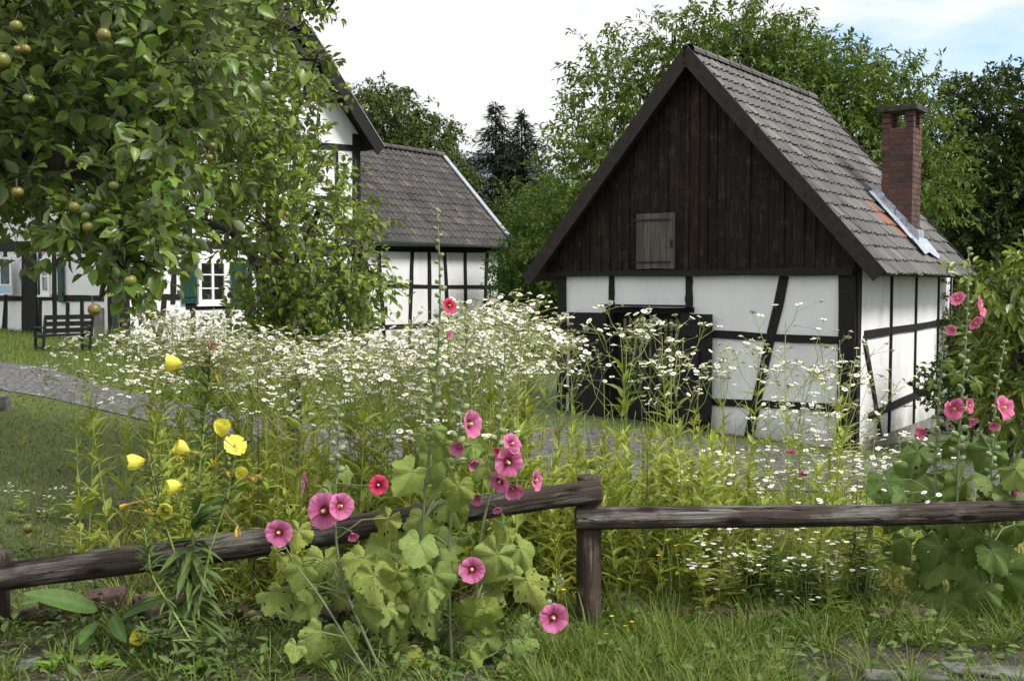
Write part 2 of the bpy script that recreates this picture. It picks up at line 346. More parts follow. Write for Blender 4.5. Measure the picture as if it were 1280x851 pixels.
def settmat():
    m, nt, b = newmat('stone_setts'); v = coords(nt, (1, 1, .2))
    vo = N_(nt, 'ShaderNodeTexVoronoi', Scale=9.0, feature='DISTANCE_TO_EDGE'); nt.links.new(v, vo.inputs['Vector'])
    vc = N_(nt, 'ShaderNodeTexVoronoi', Scale=9.0); nt.links.new(v, vc.inputs['Vector'])
    n = noise(nt, v, 40, 4); big = noise(nt, v, .8, 4)
    col = ramp(nt, vc.outputs['Color'], [(0, (.07, .07, .073)), (.5, (.11, .108, .11)), (1, (.16, .155, .152))])
    col = mixc(nt, ramp(nt, vo.outputs['Distance'], [(.03, (1, 1, 1)), (.1, (0, 0, 0))]), col, (.04, .038, .033))
    col = mixc(nt, .5, col, ramp(nt, big, [(.3, (.4,)*3), (.7, (.6,)*3)]), 'OVERLAY')
    nt.links.new(col, b.inputs['Base Color']); b.inputs['Roughness'].default_value = .8
    h = ramp(nt, vo.outputs['Distance'], [(0, (0, 0, 0)), (.14, (1, 1, 1))]); bump(nt, b, h, .8, .03); return m
M['ground'] = groundmat(); M['soil'] = soilmat(); M['setts'] = settmat()
def grid(xs, ys, dz=0.0):
    X, Y = np.meshgrid(xs, ys, indexing='ij'); V = np.stack([X, Y, hgt(X, Y)+dz], -1).reshape(-1, 3); ny = len(ys)
    i, j = np.meshgrid(np.arange(len(xs)-1), np.arange(ny-1), indexing='ij')
    q = np.stack([i*ny+j, (i+1)*ny+j, (i+1)*ny+j+1, i*ny+j+1], -1).reshape(-1, 4); return V, q
xs = np.concatenate([[-400, -150, -60, -25], np.arange(-14, 14.01, .25), [25, 60, 150, 400]])
ys = np.concatenate([[-60, -20, -5], np.arange(0, 36.01, .25), [40, 50, 70, 120, 250, 700]])
mb = MB(); mb.add(*grid(xs, ys)); tag(mb.build('ground', M['ground'], smooth=True), kind='structure')
mb = MB(); V, q = grid(np.arange(-3.6, 4.41, .1), np.arange(3.2, 7.61, .1), .006); c_ = V[q].mean(1); mb.add(V, q[(c_[:, 1] < 4.95+.12*np.sin(c_[:, 0]*5)) | (project(c_)[0] > 185+35*np.sin(c_[:, 1]*4))]); tag(mb.build('flower_bed_soil', M['soil'], smooth=True), kind='structure')
pu = [gnd(*p) for p in UP]; pl = [gnd(*p) for p in LO]
k = 10; rows = []
for a in range(len(pu)-1):
    for t in np.linspace(0, 1, 8)[:(-1 if a < len(pu)-2 else None)]:
        u = pu[a]*(1-t)+pu[a+1]*t; l = pl[a]*(1-t)+pl[a+1]*t
        rows.append([u*(1-q)+l*q for q in np.linspace(0, 1, k)])
V = np.array(rows); V[..., 2] = hgt(V[..., 0], V[..., 1])+.013
n0 = len(rows); i, j = np.meshgrid(np.arange(n0-1), np.arange(k-1), indexing='ij')
mb = MB(); mb.add(V, np.stack([i*k+j, (i+1)*k+j, (i+1)*k+j+1, i*k+j+1], -1).reshape(-1, 4)); tag(mb.build('path', M['setts'], smooth=True), kind='structure')

# ------------------------------------------------------------------ buildings
S2 = np.array([.6, .8, 0]); G2 = np.array([-.8, .6, 0]); Z = np.array([0, 0, 1.])
class Wall:
    def __init__(s, P0, d, n): s.P0 = np.asarray(P0, float); s.d = d; s.n = n
    def uz(s, px, py):
        r = ray(px, py); o = np.array([0, 0, EYE]); t = np.dot(s.P0-o, s.n)/np.dot(r, s.n); X = o+r*t
        return float(np.dot(X-s.P0, s.d)), float(X[2])
    def pt(s, u, z, off=0.0): return np.array([s.P0[0], s.P0[1], 0])+s.d*u+Z*z+s.n*off
    def slab(s, mb, poly, o0, o1, mi=0): mb.prism([s.pt(u, z, o0) for u, z in poly], s.n*(o1-o0), mi)
    def rect(s, mb, u0, u1, z0, z1, o0, o1, mi=0): s.slab(mb, [(u0, z0), (u1, z0), (u1, z1), (u0, z1)], o0, o1, mi)
    def beam(s, name, a, b, w, parent, out=.02, jit=.006, curve=0, mat='timber', uv=False):
        a = np.array(a if uv else s.uz(*a)); b = np.array(b if uv else s.uz(*b)); out += rnd.uniform(0, .006)
        ax = (b-a)/np.linalg.norm(b-a); nn = np.array([-ax[1], ax[0]]); K = 7; V = []
        for i in range(K):
            t = i/(K-1); c = a+(b-a)*t+nn*curve*math.sin(math.pi*t); hw = w/2
            l = c-nn*(hw+rnd.gauss(0, jit)); r = c+nn*(hw+rnd.gauss(0, jit))
            V += [s.pt(*l, -.04), s.pt(*r, -.04), s.pt(*r, out), s.pt(*l, out)]
        i, j = np.meshgrid(np.arange(K-1), np.arange(4), indexing='ij'); j2 = (j+1) % 4
        q = np.stack([i*4+j, i*4+j2, (i+1)*4+j2, (i+1)*4+j], -1).reshape(-1, 4)
        m = MB(); m.add(V, [q, np.array([[3, 2, 1, 0], [K*4-4, K*4-3, K*4-2, K*4-1]])]); return m.build(name, M[mat], parent)
def tiles(mb, P, a, L, b, Sl, n, w=.21, c=.3, clip=None, mi=0, sag=None, pick=None):
    nx = int(round(L/w)); ny = int(round(Sl/c)); w = L/nx; c = Sl/ny; K = 7; am = .034 if w > .2 else .017
    x = np.linspace(0, 1.06, K); prof = am*np.sin(2*math.pi*(x-.08))+.006*np.cos(4*math.pi*x)
    for j in range(ny):
        for i in range(nx):
            ctr = P+a*(i+.5)*w+b*(j+.5)*c
            if clip is not None and not clip(ctr): continue
            if pick is not None and not pick(i, j): continue
            o = P+a*(i*w+rnd.gauss(0, .006))+b*(j*c-.05+rnd.gauss(0, .009)); up = .034+rnd.gauss(0, .003)
            ex = a+b*rnd.gauss(0, .012)
            r0 = o+ex*(x*w)[:, None]+n*(prof+up-.02)[:, None]; r1 = o+ex*(x*w)[:, None]+n*(prof+up)[:, None]
            r2 = o+ex*(x*w)[:, None]+b*(c+.06)+n*(prof+.002)[:, None]
            q = np.arange(K-1); f = np.concatenate([np.stack([q, q+1, q+1+K, q+K], 1), np.stack([q+K, q+1+K, q+1+2*K, q+2*K], 1)])
            mb.add(np.vstack([r0, r1, r2]), f, mi)
def ridge(mb, P, a, L, r=.11, seg=.36):
    n = int(L/seg); seg = L/n
    for i in range(n):
        p0 = P+a*(i*seg-.02); p1 = P+a*((i+1)*seg+.03)
        side = nrm(np.cross(a, Z)); th = np.linspace(-.1*math.pi, 1.1*math.pi, 8)
        ring = np.cos(th)[:, None]*side*r+np.sin(th)[:, None]*Z*r*.85
        q = np.arange(7); mb.add(np.vstack([p0+ring*1.08, p1+ring*.95]), np.stack([q, q+1, q+9, q+8], 1))
def slope(E0, a, L, inward, run, rise):
    b = nrm(inward*run+Z*rise); Sl = math.hypot(run, rise); n = nrm(np.cross(a, b)); n = n if n[2] > 0 else -n
    return b, Sl, n

# ---- the barn-like outbuilding
CB = np.array([4.21, 12.8, -.45]); zb = -.5
barn = thing('timber_framed_outbuilding', CB, 'small black and white half-timbered outbuilding with dark boarded gable and brick chimney', 'outbuilding')
WG = Wall(CB, G2, -S2); WS = Wall(CB, S2, np.array([.8, -.6, 0])); GW = 4.37; SL = 4.6
def bro(u): return 4.78-abs(u-2.19)*3.05/2.69      # roof surface height over the gable
dl, dzt = WG.uz(853, 390); dr = WG.uz(763, 390)[0]; zt = WG.uz(800, 388)[1]
dl, dr = min(dl, dr), max(dl, dr)
mb = MB()
WG.rect(mb, 0, dl, zb, 1.85, -.2, 0); WG.rect(mb, dr, GW, zb, 1.85, -.2, 0); WG.rect(mb, dl, dr, zt, 1.85, -.2, 0)
mb.build('gable_wall', M['plaster'], barn)
mb = MB(); WS.rect(mb, .202, SL, zb+.1, 2.12, -.2, -.001); mb.build('side_wall', M['plaster'], barn)
mb = MB()
mb.prism([CB+G2*GW+Z*.02+S2*.2, CB+G2*GW+S2*SL+Z*.02, CB+G2*(GW-.2)+S2*SL+Z*.02, CB+G2*(GW-.2)+S2*.2+Z*.02], Z*2.5)
mb.prism([CB+G2*.2+S2*(SL-.2), CB+G2*(GW-.2)+S2*(SL-.2), CB+G2*(GW-.2)+S2*SL, CB+G2*.2+S2*SL], Z*2.5)
mb.build('rear_wall', M['plaster'], barn)
mb = MB(); WS.rect(mb, .05, SL, -1.1, zb+.12, -.25, .03); WG.rect(mb, -.02, dl, -1.1, zb+.02, -.25, .02); WG.rect(mb, dr, GW, -1.1, zb+.02, -.25, .02); mb.build('plinth', M['plinth'], barn)
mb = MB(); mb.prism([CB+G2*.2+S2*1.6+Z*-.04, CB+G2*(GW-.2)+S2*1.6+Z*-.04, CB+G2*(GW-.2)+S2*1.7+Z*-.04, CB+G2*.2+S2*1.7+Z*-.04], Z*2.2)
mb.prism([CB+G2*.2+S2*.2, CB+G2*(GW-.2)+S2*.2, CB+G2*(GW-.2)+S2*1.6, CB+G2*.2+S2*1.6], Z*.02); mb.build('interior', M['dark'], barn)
# boarding
mb = MB(); u = -.02
while u < GW+.02:
    w = min(rnd.choice([.13, .15, .17, .19]), GW+.02-u); u1 = u+w-.006
    zt0, zt1 = bro(u)-.05, bro(u1)-.05; o = .03+rnd.uniform(0, .018)
    poly = [(u, 1.80), (u1, 1.80), (u1, zt1)] + ([(2.19, 4.72)] if u < 2.19 < u1 else []) + [(u, zt0)]
    WG.slab(mb, poly, .0, o)
    if rnd.random() < .55: WG.slab(mb, [(u1-.02, 1.80), (u1+.026, 1.80), (u1+.026, bro(u1+.026)-.06), (u1-.02, bro(u1-.02)-.06)], o, o+.022)
    u += w
mb.build('gable_boarding', M['boards'], barn)
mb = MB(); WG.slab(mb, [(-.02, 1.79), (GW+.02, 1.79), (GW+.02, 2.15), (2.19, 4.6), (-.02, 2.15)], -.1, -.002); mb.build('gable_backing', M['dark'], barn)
WG.beam('sill_beam', (0.0, 1.77), (GW, 1.77), .085, barn, out=.085, uv=True)
# hatch
h0, h1 = WG.uz(799, 337), WG.uz(847, 265); u0, u1 = min(h0[0], h1[0]), max(h0[0], h1[0]); z0, z1 = h0[1], h1[1]
mb = MB(); nb = 5
for i in range(nb): WG.rect(mb, u0+(u1-u0)*i/nb+.003, u0+(u1-u0)*(i+1)/nb-.003, z0+rnd.uniform(0, .02), z1-rnd.uniform(0, .015), .05, .085+rnd.uniform(0, .006))
ht = mb.build('hatch', M['hatch'], barn)
for zz in (z0+.1, z1-.1): mb = MB(); WG.rect(mb, u0+.06, u1+.03, zz-.012, zz+.012, .092, .1); mb.build('hinge', M['iron'], ht)
mb = MB(); WG.rect(mb, u0+.03, u0+.06, z0+.3, z0+.4, .092, .104); mb.build('latch', M['iron'], ht)
# gable timbers (pixel measured on the wall plane)
for nm, a, b, w in [('timber_post', (765, 345), (765, 388), .09), ('timber_post', (862, 345), (862, 388), .1), ('timber_rail', (758, 387), (868, 387), .075),
                    ('timber_post', (758, 390), (758, 545), .1), ('timber_post', (857, 390), (859, 552), .1),
                    ('timber_brace', (981, 345), (934, 556), .125), ('timber_rail', (860, 416), (1066, 426), .1), ('timber_rail', (698, 411), (758, 412), .09),
                    ('timber_rail', (698, 486), (758, 487), .1), ('timber_rail', (860, 500), (1066, 511), .1), ('timber_rail', (862, 556), (1068, 575), .16), ('timber_rail', (698, 530), (758, 534), .12)]:
    WG.beam(nm, a, b, w, barn)
WG.beam('corner_post', (.075, zb-.02), (.075, 1.8), .2, barn, out=.045, uv=True)
WG.beam('corner_post', (GW-.04, zb-.02), (GW-.04, 1.8), .14, barn, out=.04, uv=True)
mb = MB(); a0 = WG.uz(758, 386); b0 = WG.uz(866, 386); WG.rect(mb, min(a0[0], b0[0]), max(a0[0], b0[0]), zt+.06, zt+.085, .03, .16); mb.build('door_ledge', M['timber'], barn)
# side timbers
for x in (1113, 1144, 1172, 1187):
    u = WS.uz(x, 400)[0]; WS.beam('timber_post', (u, zb), (u, 2.1), .055, barn, uv=True, jit=.004)
for nm, a, b, w in [('timber_rail', (1080, 419), (1188, 401), .1), ('timber_rail', (1085, 521), (1188, 473), .1), ('timber_brace', (1079, 420), (1104, 572), .09), ('timber_rail', (1074, 578), (1188, 525), .13)]:
    WS.beam(nm, a, b, w, barn, curve=.02 if nm == 'timber_brace' else 0)
WS.beam('corner_post', (.07, zb-.02), (.07, 2.1), .13, barn, out=.043, uv=True)
mb = MB(); WG.rect(mb, dr-.04, dr-.001, zb-.1, zt, -.21, .015); WG.rect(mb, dl+.001, dl+.04, zb-.1, zt, -.21, .015); WG.rect(mb, dl+.041, dr-.041, zt-.04, zt-.001, -.21, .014); mb.build('door_frame', M['timber'], barn)
# door leaves folded back, inner glazed door
def leaf(xa, xb, ya, yb, plate):
    a = WG.uz(xa, ya); b = WG.uz(xb, yb); u0, u1 = sorted((a[0], b[0])); z1, z0 = a[1], b[1]; mb = MB(); n = 6
    for i in range(n): WG.rect(mb, u0+(u1-u0)*i/n+.002, u0+(u1-u0)*(i+1)/n-.002, z0, z1, .06, .1+rnd.uniform(0, .005))
    for zz in (z0+.25, z1-.25): WG.rect(mb, u0+.03, u1-.03, zz-.05, zz+.05, .107, .125)
    d = mb.build('door', M['timber'], barn); mb = MB(); p = WG.uz(*plate); WG.rect(mb, p[0]-.1, p[0]+.1, p[1]-.14, p[1]+.08, .108, .128)
    mb.build('metal_plate', M['iron'], d); mb = MB()
    mb.tube([WG.pt(p[0]+.05*k_, p[1]-.2, .14+.03*(1-k_*k_)) for k_ in (-1, 0, 1)], .01); mb.build('handle', M['iron'], d)
leaf(716, 762, 390, 540, (735, 436)); leaf(855, 892, 392, 545, (870, 446))
mb = MB(); W2 = dr-dl; z0 = zb+.06
for i in range(2):
    a = dl+W2/2*i+.03; b = dl+W2/2*(i+1)-.03; zt2 = zt-.03
    for (p, q, r_, t) in [(a, b, z0, z0+.5), (a, b, zt2-.09, zt2), (a, a+.09, z0, zt2), (b-.09, b, z0, zt2)]: WG.rect(mb, p, q, r_, t, -.16-.002*i, -.12+.001*(p == a))
    for kx in range(1, 4):
        xx = a+.09+(b-a-.18)*kx/4; WG.rect(mb, xx-.011, xx+.011, z0+.5, zt2-.09, -.15, -.125)
    for kz in range(1, 6):
        zz = z0+.5+(zt2-.59-z0)*kz/6; WG.rect(mb, a+.09, b-.09, zz-.011, zz+.011, -.15, -.127)
gd = mb.build('glazed_door', M['timber'], barn)
mb = MB(); WG.rect(mb, dl+.05, dr-.05, z0+.45, zt-.06, -.145, -.14); mb.build('pane', M['glass'], gd)
# roof
o = .25; Lr = SL+2*o-.6; rn, rs = 2.69, 3.05
E0 = CB*[1, 1, 0]+G2*-.41-S2*o+Z*1.767; bR, SlR, nR = slope(E0, S2, Lr, G2, 2.6, 2.948)
E1 = CB*[1, 1, 0]+G2*4.83-S2*o+Z*1.722; bL, SlL, nL = slope(E1, S2, Lr, -G2, 2.64, 2.993)
mb = MB()
for E, b_, n_ in ((E0, bR, nR), (E1, bL, nL)): mb.prism([E-n_*.01, E+S2*Lr-n_*.01, E+S2*Lr+b_*SlR-n_*.01, E+b_*SlR-n_*.01], -n_*.07)
mb.build('roof_deck', M['barge'], barn)
def onslope(px, py):
    r = ray(px, py); oo = np.array([0, 0, EYE]); t = np.dot(E0-oo, nR)/np.dot(r, nR); return oo+r*t
ORG = set()
for t_ in np.linspace(0, 1, 30):
    q = onslope(1082+t_*50, 253+t_*44)-E0; ORG.add((int(np.dot(q, S2)/(Lr/round(Lr/.18))), int((np.dot(q, bR)+.04)/(SlR/round(SlR/.225)))))
rf = MB(); tiles(rf, E0, S2, Lr, bR, SlR, nR, .18, .225, pick=lambda i, j: (i, j) not in ORG); tiles(rf, E1, S2, Lr, bL, SlL, nL, .18, .225); ridge(rf, E0+bR*SlR+Z*.0+S2*.06, S2, Lr-.06, .085)
roof = rf.build('roof', M['tile_barn'], barn, smooth=False)
rf = MB(); tiles(rf, E0, S2, Lr, bR, SlR, nR, .18, .225, pick=lambda i, j: (i, j) in ORG); rf.build('orange_tile_strip', M['tile_orange'], roof)
for E, b_, n_ in ((E0, bR, nR), (E1, bL, nL)):
    for off in (-.03, Lr+.002):
        mb = MB(); p = E+S2*off; mb.prism([p-n_*.15-b_*.02, p+n_*.04-b_*.02, p+n_*.04+b_*(SlR+.02), p-n_*.15+b_*(SlR-.11)], S2*.03); mb.build('bargeboard', M['barge'], barn)
for k_ in range(3):
    mb = MB(); p = CB*[1, 1, 0]+G2*(GW+.12)+S2*(.06+2.1*k_)+Z*1.86; mb.box(p, G2*.2, S2*.06, Z*.07)
    mb.build('eaves_beam_end', M['timber'], barn)
# chimney
def onslope(px, py):
    r = ray(px, py); oo = np.array([0, 0, EYE]); t = np.dot(E0-oo, nR)/np.dot(r, nR); return oo+r*t
M['cap'] = simple('mossy_cap', (.05, .047, .04), .95, 0, .5, 12, .8)
foot = onslope(1139, 302)      # front corner foot of the shaft (towards camera)
cw, cd = .43, .4
chim = MB(); core = MB(); x0 = foot*[1, 1, 0]; zlow = foot[2]-.25; zc = EYE+ray(1130, 160)[2]*(foot[1]+.1)
core.prism([x0+G2*.012+S2*.012, x0+G2*(cw-.012)+S2*.012, x0+G2*(cw-.012)+S2*(cd-.012), x0+G2*.012+S2*(cd-.012)], Z*1)
core.v[0][:, 2] = [zlow]*4+[zc]*4
co = core
def course(z, corners_only=False, shift=0):
    h = .066
    for (p, d, L_, e) in ((x0, G2, cw, S2), (x0+G2*cw, S2, cd, -G2), (x0+G2*cw+S2*cd, -G2, cw, -S2), (x0+S2*cd, -S2, cd, G2)):
        segs = [(0, .1), (.11, .32), (.33, L_-.11)] if shift else [(0, .21), (.22, L_-.11)]
        if corners_only: segs = [(0, .11)]
        for s0, s1 in segs:
            if s1-s0 < .02: continue
            c = p+d*(s0+s1)/2+e*.05+Z*(z+h/2)+e*rnd.gauss(0, .002)
            chim.box(c, d*((s1-s0)/2), e*.05, Z*h/2)
            if corners_only:
                chim.box(p+d*.055+e*.055+Z*(z+h/2), d*.054, e*.054, Z*h/2)
z = zlow; q = 0
while z < zc-.06: course(z, False, q % 2); z += .077; q += 1
zp = z
for _ in range(3): course(z, True); z += .077
ch = chim.build('chimney', M['brick'], barn); co.v[0][4:, 2] = zp-.003; co.build('mortar', M['mortar'], ch)
mb = MB(); mb.box(x0+G2*cw/2+S2*cd/2+Z*(z+.035), G2*(cw/2+.065), S2*(cd/2+.065), Z*.035); mb.build('chimney_cap', M['cap'], ch)
# flashing
fl = MB()
def onr(gv, sv, up=.05):    # point on slope above plan position
    p = x0+G2*gv+S2*sv; zz = (np.dot(E0, nR)-p[0]*nR[0]-p[1]*nR[1])/nR[2]; return np.array([p[0], p[1], zz])+nR*up
def sheet(pts, th=.006): fl.prism(pts, nR*th)
for k_ in range(4):     # stepped side flashing facing the camera
    g0, g1 = -.06+k_*.16, -.06+(k_+1)*.16+.02
    sheet([onr(g0, -.17, .055+.002*k_), onr(g1, -.17, .055+.002*k_), onr(g1, -.0, .075+.002*k_), onr(g0, -.0, .075+.002*k_)])
    a, b = onr(g0, -.006, .06), onr(g1, -.006, .06); fl.prism([a, b, b+Z*.13, a+Z*.16], -S2*.006)
sheet([onr(-.2, -.2, .06), onr(-.17, .1, .062), onr(-.25, .3, .06), onr(-.2, .52, .06), onr(0, .55, .075), onr(0, -.2, .075)])
a, b = onr(-.005, -.02, .06), onr(-.005, cd+.02, .06); fl.prism([a, b, b+Z*.14, a+Z*.14], -G2*.006)
fl.build('flashing', M['lead'], ch)

# ---- main house
KX = -.378*23; K0 = np.array([KX, 23, .25]); UW = 7.45
house = thing('half_timbered_house', K0, 'tall white half-timbered house with green shutters and half-hipped tiled gable, behind the apple trees', 'house')
HG = Wall(K0, S2, np.array([.8, -.6, 0])); HL = Wall(K0, G2, -S2); hz = -.3; UC = 3.72
mb = MB(); HG.slab(mb, [(0, hz), (UW, hz), (UW, 5.75), (5.2, 8.0), (2.24, 8.0), (0, 5.75)], -.25, 0); mb.build('gable_wall', M['plaster'], house)
mb = MB(); HL.rect(mb, .252, 9, hz, 5.75, -.25, -.001); mb.build('side_wall', M['plaster'], house)
mb = MB(); p = K0*[1, 1, 0]+S2*UW+Z*hz; mb.prism([p+G2*.252, p+G2*9, p+G2*9-S2*.25, p+G2*.252-S2*.25], Z*6.05)
p = K0*[1, 1, 0]+G2*9+Z*hz; mb.prism([p, p+S2*(UW-.252), p+S2*(UW-.252)-G2*.25, p-G2*.25], Z*6.05); mb.build('rear_wall', M['plaster'], house)
mb = MB(); HG.rect(mb, 0.02, UW, -.8, .16, -.2, .03); HL.rect(mb, .03, 9, -.8, .3, -.2, .03); mb.build('plinth', M['plinth'], house)
def win(W, house, xa, ya, xb, yb, nx=2, nz=3, sh=()):
    a, b = W.uz(xa, ya), W.uz(xb, yb); u0, u1 = sorted((a[0], b[0])); z1, z0 = a[1], b[1]; mb = MB(); t = .055
    W.rect(mb, u0-.025, u1+.025, z0-.05, z0+t, .0, .04); W.rect(mb, u0-.025, u1+.025, z1-t, z1+.025, .0, .04); W.rect(mb, u0-.025, u0+t, z0+t, z1-t, .0, .041); W.rect(mb, u1-t, u1+.025, z0+t, z1-t, .0, .041)
    for i in range(1, nx): x = u0+(u1-u0)*i/nx; W.rect(mb, x-.03, x+.03, z0+t, z1-t, .0, .035)
    for i in range(1, nz): z = z0+(z1-z0)*i/nz; W.rect(mb, u0+t, u1-t, z-.015, z+.015, .0, .03)
    w = mb.build('window', M['white'], house); mb = MB(); W.rect(mb, u0+.01, u1-.01, z0+.01, z1-.01, .004, .012); mb.build('pane', M['glass'], w)
    mb = MB(); W.rect(mb, u0-.1, u1+.1, z0-.1, z0-.05, .0, .08); mb.build('sill', M['white'], w)
    for (xa, ya, xb, yb) in sh:
        a, b = W.uz(xa, ya), W.uz(xb, yb); u0, u1 = sorted((a[0], b[0])); mb = MB()
        for i in range(4): W.rect(mb, u0+(u1-u0)*i/4+.003, u0+(u1-u0)*(i+1)/4-.003, b[1], a[1], .04, .075)
        for zz in (a[1]-.2, b[1]+.2): W.rect(mb, u0+.02, u1-.02, zz-.05, zz+.05, .076, .095)
        mb.build('shutter', M['shutter'], house)
win(HG, house, 248, 326, 282, 377, sh=[(225, 324, 245, 379), (287, 328, 307, 378)])
win(HG, house, 341, 329, 369, 377, sh=[(320, 328, 338, 379), (372, 330, 390, 378)])
win(HG, house, 300, 90, 322, 135); win(HG, house, 215, 190, 245, 240); win(HG, house, 330, 200, 356, 245)
for nm, a, b, w in [('timber_rail', (150, 303), (440, 311), .19), ('timber_rail', (150, 370), (225, 371), .13), ('timber_rail', (390, 372), (440, 372), .13), ('timber_rail', (232, 383), (320, 383), .14),
                    ('timber_post', (218, 306), (216, 380), .13), ('timber_post', (286, 384), (287, 440), .15), ('timber_post', (240, 306), (241, 440), .15), ('timber_post', (312, 306), (312, 440), .14), ('timber_post', (395, 306), (396, 438), .14),
                    ('timber_brace', (205, 372), (190, 445), .13), ('timber_rail', (390, 318), (440, 318), .08), ('timber_rail', (150, 430), (440, 428), .16),
                    ('timber_rail', (150, 160), (446, 186), .17), ('timber_rail', (240, 100), (418, 126), .15), ('timber_post', (367, 118), (369, 312), .14), ('timber_rail', (150, 235), (440, 250), .13), ('timber_post', (348, 70), (350, 122), .12),
                    ('timber_post', (200, 160), (200, 306), .14), ('timber_post', (283, 110), (283, 306), .14), ('timber_post', (420, 180), (421, 310), .12), ('timber_brace', (398, 142), (388, 183), .1), ('timber_post', (268, 52), (268, 105), .12), ('timber_rail', (235, 52), (380, 70), .13)]:
    HG.beam(nm, a, b, w, house, curve=.07 if nm == 'timber_brace' else 0)
for u, w in ((.12, .24), (UW-.13, .26)): HG.beam('corner_post', (u, hz), (u, 5.75), w, house, out=.05, uv=True)
HL.beam('corner_post', (.2, hz), (.2, 5.7), .3, house, out=.048, uv=True)
# left wall: door, window with casement, shutter
a = HL.uz(31, 317); b = HL.uz(49, 430); u0, u1 = sorted((a[0], b[0])); mb = MB()
for i in range(6): HL.rect(mb, u0+(u1-u0)*i/6+.004, u0+(u1-u0)*(i+1)/6-.004, .1, a[1], .02, .055)
dd = mb.build('door', M['timber'], house); mb = MB(); mb.tube([HL.pt(u0+.1, 1.1, .07), HL.pt(u0+.1, 1.1, .11), HL.pt(u0+.22, 1.1, .11)], .012); mb.build('handle', M['iron'], dd)
for x in (29.5, 50.5): HL.beam('door_post', (x, 312), (x, 432), .14, house)
win(HL, house, 52, 325, 63, 366, 1, 2, sh=[(75, 327, 83, 378)])
for nm, a, b, w in [('timber_rail', (-60, 308), (130, 308), .26), ('timber_rail', (-60, 372), (29, 373), .13), ('timber_rail', (51, 372), (130, 373), .14), ('timber_post', (68, 310), (69, 425), .16), ('timber_post', (7, 310), (8, 425), .14), ('timber_post', (85, 378), (85, 425), .12), ('timber_post', (103, 373), (103, 425), .12), ('timber_rail', (-60, 424), (29, 426), .17), ('timber_rail', (51, 425), (132, 428), .17), ('timber_brace', (-18, 310), (-30, 420), .12)]:
    HL.beam(nm, a, b, w, house)
mb = MB(); a = HL.uz(118, 372); b = HL.uz(131, 432); HL.rect(mb, *sorted((a[0], b[0])), .1, 1.1, .0, .035); mb.build('wall_base_panel', M['plinth'], house)
# roof
HE = K0*[1, 1, 0]; hs = (9.72-5.43)/4.2; Lh = 9.9; fo = .45
Er = HE+S2*(UC+4.2)-G2*fo+Z*5.43; bH, SlH, nH = slope(Er, G2, Lh, -S2, 4.2, 4.29)
El = HE+S2*(UC-4.2)-G2*fo+Z*5.43; bHl, _, nHl = slope(El, G2, Lh, S2, 4.2, 4.29)
def hipclip(c):
    d = np.dot(c-HE, G2)+fo; return d > (c[2]-8.1)/1.62*1.75 - .05
mb = MB()
for E, b_, n_ in ((Er, bH, nH), (El, bHl, nHl)):
    k1 = (8.1-5.43)/4.29*SlH; mb.prism([E-n_*.01, E+G2*Lh-n_*.01, E+G2*Lh+b_*SlH-n_*.01, E+G2*1.75+b_*SlH-n_*.01, E+b_*k1-n_*.01], -n_*.09)
Eh = HE+S2*(UC-1.59)-G2*(fo+.1)+Z*8.05; bh, Slh, nh = slope(Eh, S2, 3.18, G2, 1.85, 1.67)
mb.prism([Eh-nh*.01, Eh+S2*3.18-nh*.01, Eh+S2*1.59+bh*Slh-nh*.01], -nh*.08)
mb.build('roof_deck', M['timber'], house)
rf = MB(); tiles(rf, Er, G2, Lh, bH, SlH, nH, .24, .33, clip=hipclip); tiles(rf, El, G2, Lh, bHl, SlH, nHl, .24, .33, clip=hipclip)
tiles(rf, Eh, S2, 3.18, bh, Slh, nh, .24, .33, clip=lambda c: abs(np.dot(c-HE, S2)-UC) < (9.75-c[2])*.99+.06); ridge(rf, Er+G2*1.75+bH*SlH+Z*.03, G2, Lh-1.75, .13)
rf.build('roof', M['tile_house'], house)
for E, b_, n_ in ((Er, bH, nH), (El, bHl, nHl)):
    k1 = (8.1-5.43)/4.29*SlH; mb = MB(); p = E-G2*.035; mb.prism([p-n_*.32-b_*.02, p+n_*.02-b_*.02, p+n_*.02+b_*(k1+.02), p-n_*.32+b_*(k1-.02)], G2*.035); mb.build('bargeboard', M['timber'], house)
    mb = MB(); mb.prism([E-G2*.05+n_*.03-b_*.02, E+G2*.1+n_*.06-b_*.02, E+G2*.1+n_*.06+b_*(k1+.02), E-G2*.05+n_*.03+b_*(k1+.02)], n_*.025); mb.build('verge_strip', M['zinc'], house)
mb = MB(); mb.box(Eh+S2*1.59-Z*.14+G2*.06, S2*1.55, G2*.02, Z*.09); mb.build('fascia', M['timber'], house)
# downpipe at the corner
dp = HG.pt(-.02, 0, .12)-S2*.14; mb = MB(); mb.tube([dp+Z*.1, dp+Z*5.2, dp+Z*5.45+S2*.2], .07, 10); mb.build('downpipe', M['pipe'], house, smooth=True)

# ---- annex
A0 = K0*[1, 1, 0]+S2*(UW+.003)-G2*.02; A0[2] = -.2; AN = Wall(A0, S2, np.array([.8, -.6, 0]))
AL = AN.uz(627, 350)[0]; annex = thing('half_timbered_annex', A0, 'low half-timbered annex with grey-brown pantile roof joined to the right of the tall house', 'annex')
eo = .35; az = AN.uz(560, 304)[1]-.03; rA, sA = 2.78+eo, 2.86+eo*.9; aB = 5.2; ridz = az+sA
mb = MB(); AN.rect(mb, 0, AL, -.7, az+.25, -.22, 0); mb.build('front_wall', M['plaster'], annex)
mb = MB(); p = AN.pt(AL, 0, -.222); mb.prism([p+Z*-.7, p-AN.n*aB+Z*-.7, p-AN.n*aB+Z*(az+.3), p-AN.n*(rA-eo-.22)+Z*(ridz-.12), p+Z*(az+.3)], -S2*.22); mb.build('end_wall', M['plaster'], annex)
px_post = [(473, 481), (515, 511), (536, 537), (555, 562), (581, 582), (609, 603)]
